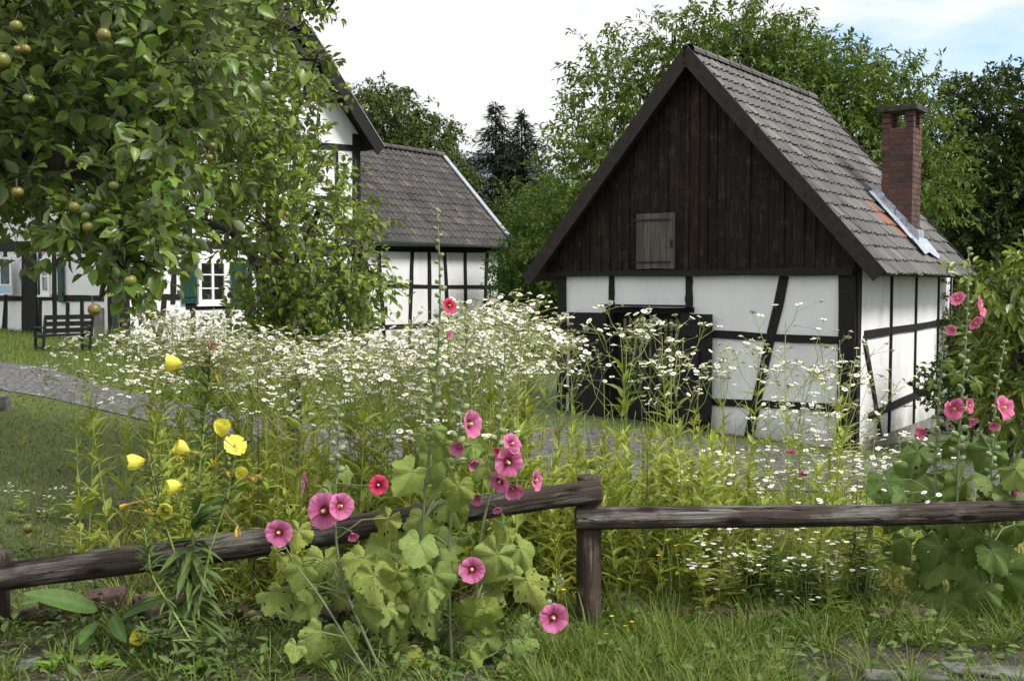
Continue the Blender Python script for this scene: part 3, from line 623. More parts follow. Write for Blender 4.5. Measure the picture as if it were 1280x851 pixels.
for a, b in px_post: AN.beam('timber_post', (a, 312), (b, 440), .14, annex, jit=.008)
AN.beam('corner_post', (AL-.1, -.6), (AL-.1, az+.2), .2, annex, out=.04, uv=True)
AN.beam('timber_post', (.14, -.6), (.14, az+.2), .2, annex, out=.034, uv=True)
for a, b, w in [((456, 311), (626, 313), .16), ((456, 357), (626, 359), .11), ((456, 410), (626, 402), .12), ((456, 440), (626, 430), .18)]: AN.beam('timber_rail', a, b, w, annex)
Ea = AN.pt(.0, az, eo); La = AL+.3; bA, SlA, nA = slope(Ea, S2, La, -AN.n, rA, sA)
mb = MB(); mb.prism([Ea-nA*.01, Ea+S2*La-nA*.01, Ea+S2*La+bA*SlA-nA*.01, Ea+bA*SlA-nA*.01], -nA*.08)
top = Ea+bA*SlA; b2 = nrm(-AN.n*rA-Z*sA); mb.prism([top+b2*.02-nA*.012, top+S2*La+b2*.02-nA*.012, top+S2*La+b2*SlA, top+b2*SlA], -Z*.08); mb.build('roof_deck', M['timber'], annex)
rf = MB(); tiles(rf, Ea, S2, La-.1, bA, SlA, nA, .23, .31); ridge(rf, top+Z*.03, S2, La, .12); rf.build('roof', M['tile_house'], annex)
mb = MB(); p = Ea+S2*(La-.11); mb.prism([p-bA*.03+nA*.03, p+S2*.2-bA*.03+nA*.03, p+S2*.2+bA*SlA+nA*.03, p+bA*SlA+nA*.03], nA*.05); p = Ea+S2*(La+.06); mb.prism([p-bA*.03-nA*.16, p-bA*.03+nA*.028, p+bA*SlA+nA*.028, p+bA*SlA-nA*.16], S2*.03); mb.build('verge_strip', M['zinc'], annex)
mb = MB(); th = np.linspace(math.pi, 2*math.pi, 9); n_ = AN.n
P0 = Ea+n_*.05-Z*.0; ring = np.array([n_*math.cos(t)*.07+Z*math.sin(t)*.07 for t in th]); q = np.arange(8)
mb.add(np.vstack([P0+ring, P0+S2*(La+.1)+ring]), np.stack([q, q+1, q+10, q+9], 1)); mb.build('gutter', M['pipe'], annex, smooth=True)
for k_ in range(11):
    u = .3+k_*(AL-.4)/10; mb = MB(); mb.box(AN.pt(u, az+.03, .14), S2*.05, n_*.14, Z*.07); mb.build('rafter_end', M['timber'], annex)
mb = MB(); dp = AN.pt(-.05, 0, .14); mb.tube([dp+Z*-.3, dp+Z*(az-.35), dp+n_*.2+Z*(az-.05)], .055, 8); mb.build('downpipe', M['pipe'], annex, smooth=True)

# ---- information board on a pole, bench
a = HL.uz(8, 322); b = HL.uz(27, 368); ib = thing('information_board', HL.pt(a[0], .25, .25), 'white information board with a dark poster, standing left of the dark house door', 'board')
u0, u1 = sorted((a[0], b[0])); mb = MB(); HL.rect(mb, u0, u1, b[1], a[1], .22, .25); mb.build('panel', M['white'], ib)
mb = MB(); du = (u1-u0); HL.rect(mb, u0+.12*du, u1-.28*du, b[1]+.28*(a[1]-b[1]), a[1]-.05, .251, .256); M['poster'] = simple('poster_print', (.04, .075, .095), .5, 0, .8, 9, 0); mb.build('poster', M['poster'], ib)
mb = MB(); HL.rect(mb, u0+.03, u1-.1*du, b[1]+.03, b[1]+.22, .251, .255); M['strip'] = simple('pale_blue_print', (.35, .5, .62), .5, 0, .1, 9, 0); mb.build('blue_strip', M['strip'], ib)
mb = MB(); mb.tube([HL.pt((u0+u1)/2, b[1]+.2, .2), HL.pt((u0+u1)/2+.08, .2, .3)], .03, 6); mb.build('pole', M['timber'], ib)
bp = np.array([at(48, 440, 19.6)[0], 19.6, 0]); bp[2] = float(hgt(bp[0], bp[1]))-.02
ben = thing('garden_bench', bp, 'black slatted wooden garden bench on the grass by the house door', 'bench')
bl = nrm(np.array([.68, .72, 0])); bf = np.array([-bl[1], bl[0], 0])      # length, facing
def bb(name, u, v, z, du, dv, dz, lean=0):
    mb = MB(); c = bp+bl*u+bf*v+Z*z; mb.box(c, bl*du, nrm(bf+Z*0)*dv, Z*dz-bf*lean); return mb.build(name, M['bench'], ben)
for k_ in range(4): bb('seat_slat', .64, .08+.13*k_-.22, .43, .64, .052, .018)
for k_ in range(3): bb('back_slat', .64, -.31-.05*k_, .56+.17*k_, .64, .016, .06, .02)
for u in (.03, 1.25):
    bb('leg', u, .24, .31, .03, .03, .31); bb('leg', u, -.3, .46, .03, .03, .46, .11); bb('armrest', u, -.03, .635, .035, .3, .02); bb('stretcher', u, -.02, .12, .02, .27, .02); bb('seat_rail', u, -.02, .39, .022, .27, .025)
ben.scale = (.74, .74, .74)
# ------------------------------------------------------------------ trees and shrubs
def spray(mb, P, D, Lt, nl, ll, lw, droop=.3, tpl='fold', hang=.4, spread=.9, tw=None, twr=.004, mi=0, jit=.12, curl=.15):
    """leafy twigs: P start, D direction, Lt length; nl leaves along each"""
    N = len(P); D = nrm(D); Lt = np.broadcast_to(Lt, (N,))
    t = (np.arange(nl)+.5)/nl; t = np.clip(t[None]+R.uniform(-.05, .05, (N, nl)), .05, 1)
    pos = P[:, None]+D[:, None]*(t*Lt[:, None])[..., None]; pos[..., 2] -= droop*(t**2)*Lt[:, None]
    if tw is not None:
        e = P+D*Lt[:, None]; e[:, 2] -= droop*Lt; m = P+D*(Lt*.5)[:, None]; m[:, 2] -= droop*.25*Lt
        tw.tubes(P, m, twr, twr*.75); tw.tubes(m, e, twr*.75, twr*.35)
    rd = nrm(R.standard_normal((N, nl, 3))); d = nrm(D[:, None]*.55+rd*spread+np.array([0, 0, -hang]))
    up = nrm(R.standard_normal((N, nl, 3))*.55+np.array([0, -.12, 1.]))
    pos = pos+rd*(jit*ll)
    L = ll*R.uniform(.6, 1.15, N*nl); mb.leaves(pos.reshape(-1, 3), d.reshape(-1, 3), up.reshape(-1, 3), L, L*(lw/ll)*R.uniform(.8, 1.15, N*nl), tpl, curl=curl, mi=mi)
def lobe_pts(lobes, n, shell=.4):
    L = np.array(lobes, float); vol = (L[:, 3]*L[:, 4]*L[:, 5])**.8; k = R.choice(len(L), n, p=vol/vol.sum())
    d = nrm(R.standard_normal((n, 3))); r = R.random(n)**shell
    return L[k, :3]+d*r[:, None]*L[k, 3:], d, k
def curve3(a, b, n=6, sag=.0, wob=.08):
    a = np.asarray(a); b = np.asarray(b); t = np.linspace(0, 1, n)[:, None]; L = np.linalg.norm(b-a)
    w = R.standard_normal((n, 3))*wob*L*.5; w[0] = 0; w[-1] = 0
    return a+(b-a)*t+w*np.sin(math.pi*t)+np.array([0, 0, 1])*sag*L*np.sin(math.pi*t)
def tree(name, label, cat, base, lobes, ntw, nl, ll, lw, mat, tr, tl=.8, droop=.3, hang=.4, shell=.4, tpl='fold', up=.2, group=None, limbs=True, fork=.35, spread=.9):
    base = np.asarray(base, float); t = thing(name, base, label, cat, group); lob = np.array(lobes, float)
    P, d, k = lobe_pts(lobes, ntw, shell)
    tk = MB(); top = lob[:, 2].max(); cx = lob[:, :2].mean(0); f0 = base+(np.array([cx[0], cx[1], top])-base)*fork
    top_ = np.array([cx[0], cx[1], top]); trunk = np.vstack([curve3(base-[0, 0, .2], f0, 5, 0, .04), curve3(f0, top_, 6, 0, .06)[1:]])
    tk.tube(trunk, np.linspace(tr, tr*.25, len(trunk)), 9, jit=.05)
    tips = []
    for i in range(len(lob)):
        s = f0+(top_-f0)*rnd.uniform(0, .6); path = curve3(s, lob[i, :3], 6, .1, .1); tk.tube(path, np.linspace(tr*.5, tr*.2, 6), 6, jit=.05); own = np.where(k == i)[0]
        for j in own[:max(4, int(len(own)*.05))]:
            q = path[rnd.randint(2, 5)]; pp = curve3(q, P[j], 5, .05, .12); tk.tube(pp, np.linspace(tr*.16, tr*.05, 5), 4, cap=False)
    tk.build('trunk', M['bark'], t, smooth=True)
    D = nrm(d+R.standard_normal(d.shape)*.5+np.array([0, 0, up])); cr = MB(); tw = MB()
    spray(cr, P, D, tl*R.uniform(.6, 1.2, ntw), nl, ll, lw, droop, tpl, hang, spread, cr, .010*(tl/.8), mi=0)
    cr.build('crown', M[mat], t); return t
def ell(px, py, Y, rx, ry, rz): c = at(px, py, Y); return [*c, rx, ry, rz]     # lobe centre aimed by sight line, radii in metres
def gbase(px, Y): x = (px-640)/F*Y; return np.array([x, Y, float(hgt(x, Y))])

# walnut behind the outbuilding
Y = 25; tree('walnut_tree', 'tall bright green walnut tree with loose drooping leaves rising behind the small outbuilding', 'tree', gbase(905, Y+.5),
     [ell(770, 120, Y, 1.15, 1.6, 1.35), ell(745, 215, Y-1, 1.1, 1.5, 1.5), ell(840, 60, Y, .95, 1.3, .75), ell(900, 70, Y, 1.3, 1.6, 1.05), ell(950, 50, Y+.5, 1.0, 1.4, .6), ell(985, 80, Y, 1.2, 1.6, .7), ell(1050, 95, Y, 1.0, 1.6, .7),
      ell(1010, 130, Y-1, 1.4, 1.6, 1.0), ell(1070, 150, Y, 1.2, 1.8, 1.2), ell(1120, 130, Y, .9, 1.6, .9), ell(1130, 220, Y-1, 1.2, 1.7, 1.6), ell(860, 170, Y, 1.5, 1.5, 1.5), ell(1010, 250, Y, 2.2, 1.6, 1.5), ell(810, 290, Y, 2.0, 1.8, 1.4), ell(710, 300, Y, .9, 1.4, .9)],
     3500, 15, .17, .07, 'walnut_leaf', .26, .75, .35, .5, .5)
Y = 30; tree('broadleaf_tree', 'dark green broad tree at the right edge beyond the brick chimney', 'tree', gbase(1300, Y),
     [ell(1230, 150, Y, 1.5, 2, 1.2), ell(1290, 140, Y, 1.6, 2, 1.2), ell(1195, 230, Y, 1.0, 1.8, 1.5), ell(1250, 250, Y, 1.8, 2, 1.8), ell(1320, 260, Y, 2, 2, 2), ell(1220, 340, Y, 1.8, 2, 1.6), ell(1300, 370, Y, 2.4, 2, 2), ell(1390, 200, Y, 2.0, 2, 2.4), ell(1200, 130, Y, .7, 1, .5)],
     2600, 15, .19, .1, 'dark_leaf', .35, .8, .3, .35, .4)
Y = 44; tree('broadleaf_tree', 'dark olive rounded tree behind the annex roof', 'tree', gbase(500, Y),
     [ell(490, 150, Y, 1.5, 2, 1.2), ell(460, 140, Y, .8, 1.2, .8), ell(535, 175, Y, 1.2, 2, 1.0), ell(480, 120, Y, .8, 1.2, .45), ell(510, 220, Y, 2.6, 2.2, 1.8), ell(445, 210, Y, 1.6, 2, 1.8), ell(560, 240, Y, 1.2, 2, 1.4)],
     1500, 16, .2, .11, 'olive_leaf', .3, .9, .6, .6, .4)
def spruce(px, Y, top, label, rmax, seed):
    b = gbase(px, Y); t = thing('spruce_tree', b, label, 'tree', 'spruces behind the roofs'); zt = at(px, top, Y)[2]; H = zt-b[2]
    tk = MB(); tk.tube([b-[0, 0, .2], b+[0, 0, H*.5], b+[0, 0, H]], [.22, .12, .012], 7); tk.build('trunk', M['bark'], t)
    P = []; D = []; z = .12*H
    while z < H-.1:
        f = 1-z/H; rr = rmax*min(f**.6, f*2.1)+.06; n = 6+int(5*f)
        for i in range(n):
            a = rnd.uniform(0, 6.283); L = rr*rnd.uniform(.6, 1.12); s = max(2, int(L/.16)); dv = np.array([math.cos(a), math.sin(a), 0])
            for q in range(s):
                u = (q+.5)/s; p = b+np.array([0, 0, z])+dv*L*u+np.array([0, 0, L*(.22*u-.42*u*u)]); P.append(p); D.append(dv*.8+np.array([0, 0, -.1]))
        z += .19+.16*f
    P = np.array(P); D = np.array(D); n = 7; cr = MB(); dd = np.repeat(D, n, 0)+R.standard_normal((len(P)*n, 3))*.5; dd[:, 2] -= .15
    cr.leaves(np.repeat(P, n, 0)+R.standard_normal((len(P)*n, 3))*.04, dd, R.standard_normal((len(P)*n, 3))*.5+[0, 0, 1], R.uniform(.22, .42, len(P)*n), .05, 'fold', curl=.1)
    cr.build('crown', M['needle'], t)
spruce(620, 46, 128, 'taller of two dark spruces, left one with thin pointed top', 2.7, 1)
spruce(652, 44, 140, 'fuller dark spruce with drooping boughs, right of the taller one', 3.1, 2)
def bush(name, label, base, lobes, n, nl, ll, lw, mat, tl=.5, hang=.1, up=.6, tr=.06, droop=.1, tpl='fold', group=None, shell=.35):
    return tree(name, label, 'shrub', base, lobes, n, nl, ll, lw, mat, tr, tl, droop, hang, shell, tpl, up, group, fork=.3, spread=.7)
Y = 31; bush('shrub', 'tall bright green bush between the annex roof and the outbuilding', gbase(680, Y), [ell(690, 300, Y, 1.3, 1.5, 1.2), ell(660, 340, Y, 1.1, 1.5, 1.1), ell(720, 330, Y, 1.2, 1.5, 1.2), ell(680, 270, Y, .8, 1.2, .7), ell(655, 400, Y, 1.2, 1.5, 1.2), ell(715, 255, Y, .8, 1.2, .6)], 1900, 14, .12, .055, 'bush_leaf', .5)
Y = 38; bush('hedge_shrub', 'dark green bushes in shade between the two half-timbered buildings', gbase(660, Y), [ell(640, 330, Y, 1.3, 1.5, 1.6), ell(700, 330, Y, 2.2, 1.5, 1.8), ell(650, 400, Y, 2.0, 1.5, 1.6), ell(720, 400, Y, 2.4, 1.5, 1.6), ell(650, 270, Y, 1.0, 1.4, 1)], 1500, 14, .16, .09, 'dark_leaf', .6)
Y = 40
for px0, lab in ((790, 'dark tree mass low behind the walnut, hidden mostly by the barn roof'), (1130, 'dark leafy tree filling the gap behind the brick chimney')):
    tree('background_tree', lab, 'tree', gbase(px0, Y), [ell(px0, 250, Y, 4, 3, 2.2), ell(px0+80, 300, Y, 4, 3, 2.4), ell(px0-70, 300, Y, 3, 3, 2.2)], 1300, 14, .24, .13, 'olive_leaf', .25, .9)
# far wood line closing the view
P, d, k = lobe_pts([[x, 75+rnd.uniform(-6, 6), 2.6+rnd.uniform(0, 1), 7, 5, 3.6+rnd.uniform(0, 1.2)] for x in range(-95, 100, 8)], 4200)
mb = MB(); spray(mb, P, d, 1.3, 10, .5, .34, .2); tag(mb.build('far_woodland', M['olive_leaf']), kind='stuff')

# yellow-green large-leaved shrub at the right edge, ivy by the side wall
Y = 8.6; bush('rhododendron_shrub', 'large-leaved yellow-green shrub at the right edge behind the pink hollyhocks', gbase(1262, Y), [ell(1262, 365, Y, .3, .5, .24), ell(1290, 330, Y, .3, .5, .16), ell(1272, 440, Y, .36, .5, .3), ell(1315, 420, Y, .45, .6, .5), ell(1232, 338, Y+.2, .12, .3, .08), ell(1300, 500, Y, .45, .6, .3), ell(1272, 510, Y, .32, .5, .25)], 260, 11, .135, .046, 'shrub_leaf', .24, .55, .3, .035, .12, 'leaf')
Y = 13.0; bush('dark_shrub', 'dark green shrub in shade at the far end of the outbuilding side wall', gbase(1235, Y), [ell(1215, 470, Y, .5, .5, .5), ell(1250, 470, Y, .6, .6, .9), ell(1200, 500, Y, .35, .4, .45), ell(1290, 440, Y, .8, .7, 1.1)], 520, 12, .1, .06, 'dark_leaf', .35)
b = WS.pt(WS.uz(1176, 500)[0], -.3, .28); bush('climbing_shrub', 'ragged bush with browning leaves growing against the far white side wall', [b[0], b[1], float(hgt(b[0], b[1]))], [[*(WS.pt(WS.uz(1180, 500)[0], .1, .3)), .45, .35, .6], [*(WS.pt(WS.uz(1178, 440)[0], .8, .25)), .35, .3, .55], [*(WS.pt(WS.uz(1180, 380)[0], 1.35, .2)), .2, .2, .4]], 260, 10, .07, .04, 'olive_leaf', .25)

# ---- apple trees
def in_poly(x, y, poly):
    p = np.array(poly, float); ins = np.zeros(len(x), bool); j = len(p)-1
    for i in range(len(p)):
        c = ((p[i, 1] > y) != (p[j, 1] > y)) & (x < (p[j, 0]-p[i, 0])*(y-p[i, 1])/(p[j, 1]-p[i, 1]+1e-9)+p[i, 0]); ins ^= c; j = i
    return ins
def crown_pts(poly, n, y0, y1):
    p = np.array(poly, float); lo, hi = p.min(0), p.max(0); out = []
    while len(out) < n:
        x = R.uniform(lo[0], hi[0], n); y = R.uniform(lo[1], hi[1], n); ok = in_poly(x, y, poly)
        out += [at(a, b, rnd.uniform(y0, y1)) for a, b in zip(x[ok], y[ok])]
    return np.array(out[:n])
def apple_fruit(parent, px, py, r_px, Y):
    c = at(px, py, Y); r = .78*r_px/F*Y; n, k = 14, 10; V = []
    for i in range(k):
        ph = math.pi*i/(k-1); rr = math.sin(ph)**.9; z = math.cos(ph)*.9
        z -= .28*math.exp(-(rr/.28)**2)*(1 if z > 0 else -.6); sq = 1+.06*z
        for j in range(n): a = 6.2832*j/n; V.append([rr*sq*math.cos(a), rr*sq*math.sin(a), z])
    i, j = np.meshgrid(np.arange(k-1), np.arange(n), indexing='ij'); j2 = (j+1) % n
    mb = MB(); rot = np.array(Vector((rnd.gauss(0, .3), rnd.gauss(0, .3), 1)).to_track_quat('Z', 'Y').to_matrix())
    mb.add(np.array(V)@rot.T*r+c, np.stack([i*n+j, (i+1)*n+j, (i+1)*n+j2, i*n+j2], -1).reshape(-1, 4))
    o = mb.build('apple', M['apple'], parent, smooth=True)
    tp = c+rot@np.array([0, 0, r*.6]); mb = MB(); mb.tube([tp, tp+[rnd.gauss(0, .01), 0, .035]], [.0022, .0026], 5); mb.build('stalk', M['twig'], o)
    return o
def apple_tree(label, base, limbs, polys, fruits, leaf, ll, lw, tr, mat):
    t = thing('apple_tree', base, label, 'tree', 'apple trees in front of the house'); tk = MB()
    nodes = []
    for L in limbs:
        P = np.array(L['p']); pts = []
        for a, b in zip(P[:-1], P[1:]): pts += list(curve3(a, b, 5, 0, .05)[:-1])
        pts.append(P[-1]); pts = np.array(pts); tk.tube(pts, np.linspace(L['r'][0], L['r'][1], len(pts)), 8, jit=.05); nodes += list(pts[2:])
    nodes = np.array(nodes); cr = MB(); tw = MB()
    for (poly, n, y0, y1, nl, tl, droop) in polys:
        Q = crown_pts(poly, n, y0, y1)
        dist = np.linalg.norm(Q[:, None]-nodes[None], axis=2); near = nodes[dist.argmin(1)]
        out = nrm(Q-near); D = nrm(out*.7+R.standard_normal((n, 3))*.55+[0, 0, .05])
        for q, s in list(zip(Q, near))[::7]:
            m = (q+s)/2+R.standard_normal(3)*.06; tk.tube([s, m, q], [.009, .006, .003], 4, cap=False)
        spray(cr, Q, D, tl*R.uniform(.6, 1.2, n), nl, ll, lw, droop, leaf, .06, .9, tw, .003, jit=.25, curl=.28)
    tk.build('trunk', M['bark'], t, smooth=True); tw.build('twigs', M['twig'], t); cr.build('crown', M[mat], t, smooth=True)
    for f in fruits: apple_fruit(t, *f)
    return t
PN = [(-170, -70), (240, -70), (280, 40), (260, 150), (205, 200), (195, 260), (160, 265), (95, 235), (40, 240), (0, 255), (-170, 300)]
PN2 = [(75, 265), (170, 240), (200, 285), (180, 315), (150, 345), (115, 365), (92, 325)]
bn = np.array([-3.6, 5.0, 0])
apple_tree('nearest apple tree, large dark leaves overhanging the upper left in front of the bench', bn,
  [dict(p=[bn-[0, 0, .2], bn+[.1, 0, .9], bn+[.3, .1, 1.7]], r=(.17, .13)), dict(p=[bn+[.3, .1, 1.7], at(-120, 120, 4.9), at(60, 60, 4.7), at(220, 20, 4.8)], r=(.1, .012)), dict(p=[bn+[.25, .1, 1.5], at(-150, 230, 4.7), at(30, 200, 4.4), at(130, 210, 4.2), at(140, 320, 3.9), at(125, 375, 3.85)], r=(.09, .006)),
   dict(p=[bn+[.3, .1, 1.7], at(-100, -60, 5.2), at(120, -120, 5.0)], r=(.09, .02)), dict(p=[at(60, 60, 4.7), at(150, 130, 4.9), at(230, 160, 5.1)], r=(.03, .006))],
  [(PN, 860, 3.75, 5.6, 17, .32, .2), (PN2, 60, 3.65, 4.1, 13, .17, .3)],
  [(118, 387, 10.5, 3.62), (130, 44, 11, 3.6), (32, 62, 8, 3.6), (22, 62, 7, 3.62), (2, 76, 14, 3.55), (36, 124, 9, 3.6), (20, 33, 10, 3.6), (22, 240, 9, 3.62), (93, 259, 9, 3.6), (110, 284, 9, 3.6), (163, 351, 10, 3.55), (142, 232, 8, 3.6), (107, 270, 7, 3.6)],
  'leaf', .07, .043, .17, 'apple_leaf')
PF = [(170, -140), (400, -120), (405, -10), (350, 25), (385, 60), (380, 100), (405, 120), (392, 160), (410, 215), (440, 250), (458, 290), (455, 340), (415, 365), (360, 330), (310, 325), (265, 285), (215, 265), (170, 200)]
PF2 = [(320, 320), (455, 340), (440, 390), (415, 400), (420, 440), (388, 450), (335, 432), (306, 400)]
PF3 = [(170, 300), (240, 275), (215, 340), (185, 395), (165, 380)]
bf_ = gbase(372, 8.8)
apple_tree('farther apple tree with smaller paler leaves before the tall house, boughs drooping to the daisies', bf_,
  [dict(p=[bf_-[0, 0, .2], bf_+[-.05, 0, .6], bf_+[-.1, 0, 1.5]], r=(.085, .07)), dict(p=[bf_+[-.1, 0, 1.5], at(330, 200, 8.4), at(300, 60, 8.2), at(290, -80, 8.3)], r=(.07, .012)), dict(p=[bf_+[-.1, 0, 1.4], at(290, 290, 8.0), at(230, 270, 7.5), at(190, 300, 7)], r=(.05, .008)),
   dict(p=[at(330, 200, 8.4), at(380, 120, 8.0), at(400, 60, 7.8)], r=(.03, .005)), dict(p=[bf_+[-.1, 0, 1.5], at(400, 260, 8.2), at(445, 300, 8)], r=(.04, .005)), dict(p=[at(300, 100, 8.2), at(230, 60, 7.6)], r=(.03, .008)), dict(p=[at(330, 10, 8), at(375, 14, 7.8), at(416, 4, 7.7)], r=(.012, .003))],
  [(PF, 980, 6.9, 9.6, 18, .36, .2), (PF2, 300, 7.9, 9.3, 16, .32, .55), (PF3, 30, 6.6, 7.4, 13, .26, .4), ([(350, 5), (380, 0), (415, -3), (418, 10), (380, 22), (352, 24)], 10, 7.6, 8.0, 12, .22, .0), ([(395, 75), (420, 60), (425, 75), (405, 85)], 5, 7.8, 8.0, 10, .2, 0), ([(440, 320), (475, 325), (480, 355), (450, 365)], 12, 7.8, 8.2, 12, .22, .3)],
  [(256, 178, 6, 6.75), (265, 182, 6, 6.8), (262, 197, 6, 6.75), (280, 158, 5.5, 6.8), (266, 264, 5.5, 6.8), (240, 247, 6, 6.8), (392, 394, 5.5, 7.7), (328, 405, 5, 7.8), (342, 320, 5, 7.6), (358, 268, 5, 7.0), (395, 300, 5, 7.6), (405, 425, 5, 7.9), (335, 425, 5, 7.8), (418, 345, 5, 7.7)],
  'leaf', .07, .04, .12, 'apple_leaf_far')
# far pale blue block of flats
bb0 = at(592, 250, 150); flat = thing('block_of_flats', [bb0[0], 150, 0], 'distant pale blue block of flats above the annex verge', 'building')
mb = MB(); zt2 = at(592, 199, 150)[2]; mb.prism([[bb0[0]-9, 150, -1], [bb0[0]+9, 147, -1], [bb0[0]+12, 165, -1], [bb0[0]-6, 168, -1]], Z*(zt2+1)); mb.build('wall', M['concrete'], flat)
fd = nrm(np.array([18, -3, 0])); fn = np.array([fd[1], -fd[0], 0])
for i in range(6):
    for j in range(4):
        p = np.array([bb0[0]-9, 150, zt2-1.3-j*2.7])+fd*(1.6+i*2.9)+fn*.03; mb = MB(); mb.box(p, fd*.7, fn*.05, Z*.7); mb.build('window', M['glass'], flat)
mb = MB(); mb.box([bb0[0]+3, 152, zt2+.4], fd*3, fn*2, Z*.5); mb.build('roof_box', M['concrete'], flat)
# ------------------------------------------------------------------ log rail fence
def log(name, a, b, r0, r1, parent, n=12, k=14):
    a = np.array(a); b = np.array(b); L = np.linalg.norm(b-a); d = (b-a)/L; mb = MB()
    t = np.linspace(0, L, k); P = np.stack([t, np.sin(t*1.7)*.008, np.cos(t*2.3)*.008], 1)
    P = np.vstack([[t[0], P[0, 1], P[0, 2]], P, [t[-1], P[-1, 1], P[-1, 2]]]); rr = np.concatenate([[r0*.86], np.linspace(r0, r1, k)*(1+.03*R.standard_normal(k)), [r1*.86]])
    P[1, 0] += .012; P[-2, 0] -= .012
    mb.tube(P, rr, n, jit=.012); o = mb.build(name, M['log'], None, smooth=True)
    rot = Vector(d).to_track_quat('X', 'Z'); o.rotation_euler = rot.to_euler(); o.location = Vector(a); o.parent = parent
    if parent is not None: o.location = Vector(a)-parent.location
    mod = o.modifiers.new('EdgeSplit', 'EDGE_SPLIT'); mod.split_angle = RAD(50)
    return o
pb = gnd(736, 792); py = pb[1]; post_x = at(736, 700, py)[0]
fence = thing('log_rail_fence', [post_x, py, 0], 'low weathered log rail fence with a thick round post behind the foreground hollyhocks', 'fence')
def post(px, ytop, Y, r, zb=-.3, name='post'):
    x = at(px, 700, Y)[0]; zt = at(px, ytop, Y)[2]; mb = MB(); zz = np.linspace(zb, zt, 8); mb.tube([[x, Y, z] for z in zz]+[[x, Y, zt+.006]], list(r*(1+.015*R.standard_normal(8)))+[r*.88], 16, jit=.006)
    o = mb.build(name, M['post'], fence, smooth=True); mod = o.modifiers.new('EdgeSplit', 'EDGE_SPLIT'); mod.split_angle = RAD(50); return o
post(736, 596, py, .058); post(-6, 690, py+.08, .06)
xr = at(1420, 600, py+.15)[0]; post(1420, 610, py+.15, .058)
log('rail', at(-70, 733, py-.05), at(752, 614, py-.045), .068, .054, fence)
log('rail', at(719, 650, py-.05), at(1440, 634, py+.03), .054, .048, fence)

# edging stones under the rails
def stone(px, py_, L, H, W, yaw, tilt, mat='stone'):
    p = gnd(px, py_); mb = MB(); a = np.array([math.cos(yaw), math.sin(yaw), math.tan(tilt)*.5]); c = np.array([-math.sin(yaw), math.cos(yaw), 0]); up = np.array([-math.sin(tilt)*.3, -.25, 1])
    V = []
    for z in (-.5, .5):
        for (i, j) in ((-1, -1), (1, -1), (1, 1), (-1, 1)):
            V.append(p+a*i*L/2*rnd.uniform(.8, 1.05)+c*j*W/2*rnd.uniform(.8, 1.1)+up*(H*(.4+z)*rnd.uniform(.8, 1.1)))
    mb.add(V, [np.array([[3, 2, 1, 0], [4, 5, 6, 7], [0, 1, 5, 4], [1, 2, 6, 5], [2, 3, 7, 6], [3, 0, 4, 7]])]); o = mb.build('edging_stone', M[mat])
    bv = o.modifiers.new('Bevel', 'BEVEL'); bv.width = .012; bv.segments = 2
    sd = o.modifiers.new('Subd', 'SUBSURF'); sd.subdivision_type = 'SIMPLE'; sd.levels = sd.render_levels = 2
    tx = bpy.data.textures.get('rough') or bpy.data.textures.new('rough', 'CLOUDS'); tx.noise_scale = .05
    dm = o.modifiers.new('Disp', 'DISPLACE'); dm.texture = tx; dm.strength = .022; dm.texture_coords = 'GLOBAL'; return o
for i, (px, yy, L) in enumerate([(15, 780, .24), (85, 772, .26), (135, 766, .2), (190, 772, .2), (232, 775, .15), (285, 778, .24), (338, 780, .26), (395, 778, .2), (450, 774, .2), (520, 770, .24), (600, 768, .22), (660, 766, .2)]):
    tag(stone(px, yy, L, rnd.uniform(.06, .15), .11, rnd.uniform(-.7, .7), rnd.uniform(-.8, .8)), 'red-brown sandstone edging block in the row under the left log rail', 'stone', 'edging stones left of the fence post')
for px, yy, L in [(790, 772, .22), (840, 776, .22), (890, 778, .2), (1120, 778, .3), (1180, 772, .26), (960, 776, .22)]:
    tag(stone(px, yy, L, .08, .12, rnd.uniform(-.3, .3), rnd.uniform(-.2, .2)), 'low reddish edging block in grass under the right log rail', 'stone', 'edging stones right of the fence post')
for px, yy, L in [(1150, 846, .2), (1205, 840, .17), (1262, 846, .24), (35, 838, .1), (1100, 850, .14)]:
    o = stone(px, yy, L, .03, .13, rnd.uniform(-.4, .4), 0, 'grey_stone'); o.name = 'paving_stone'
    tag(o, 'flat grey stone in the bare soil at the bottom edge', 'stone', 'loose grey stones in front of the fence')

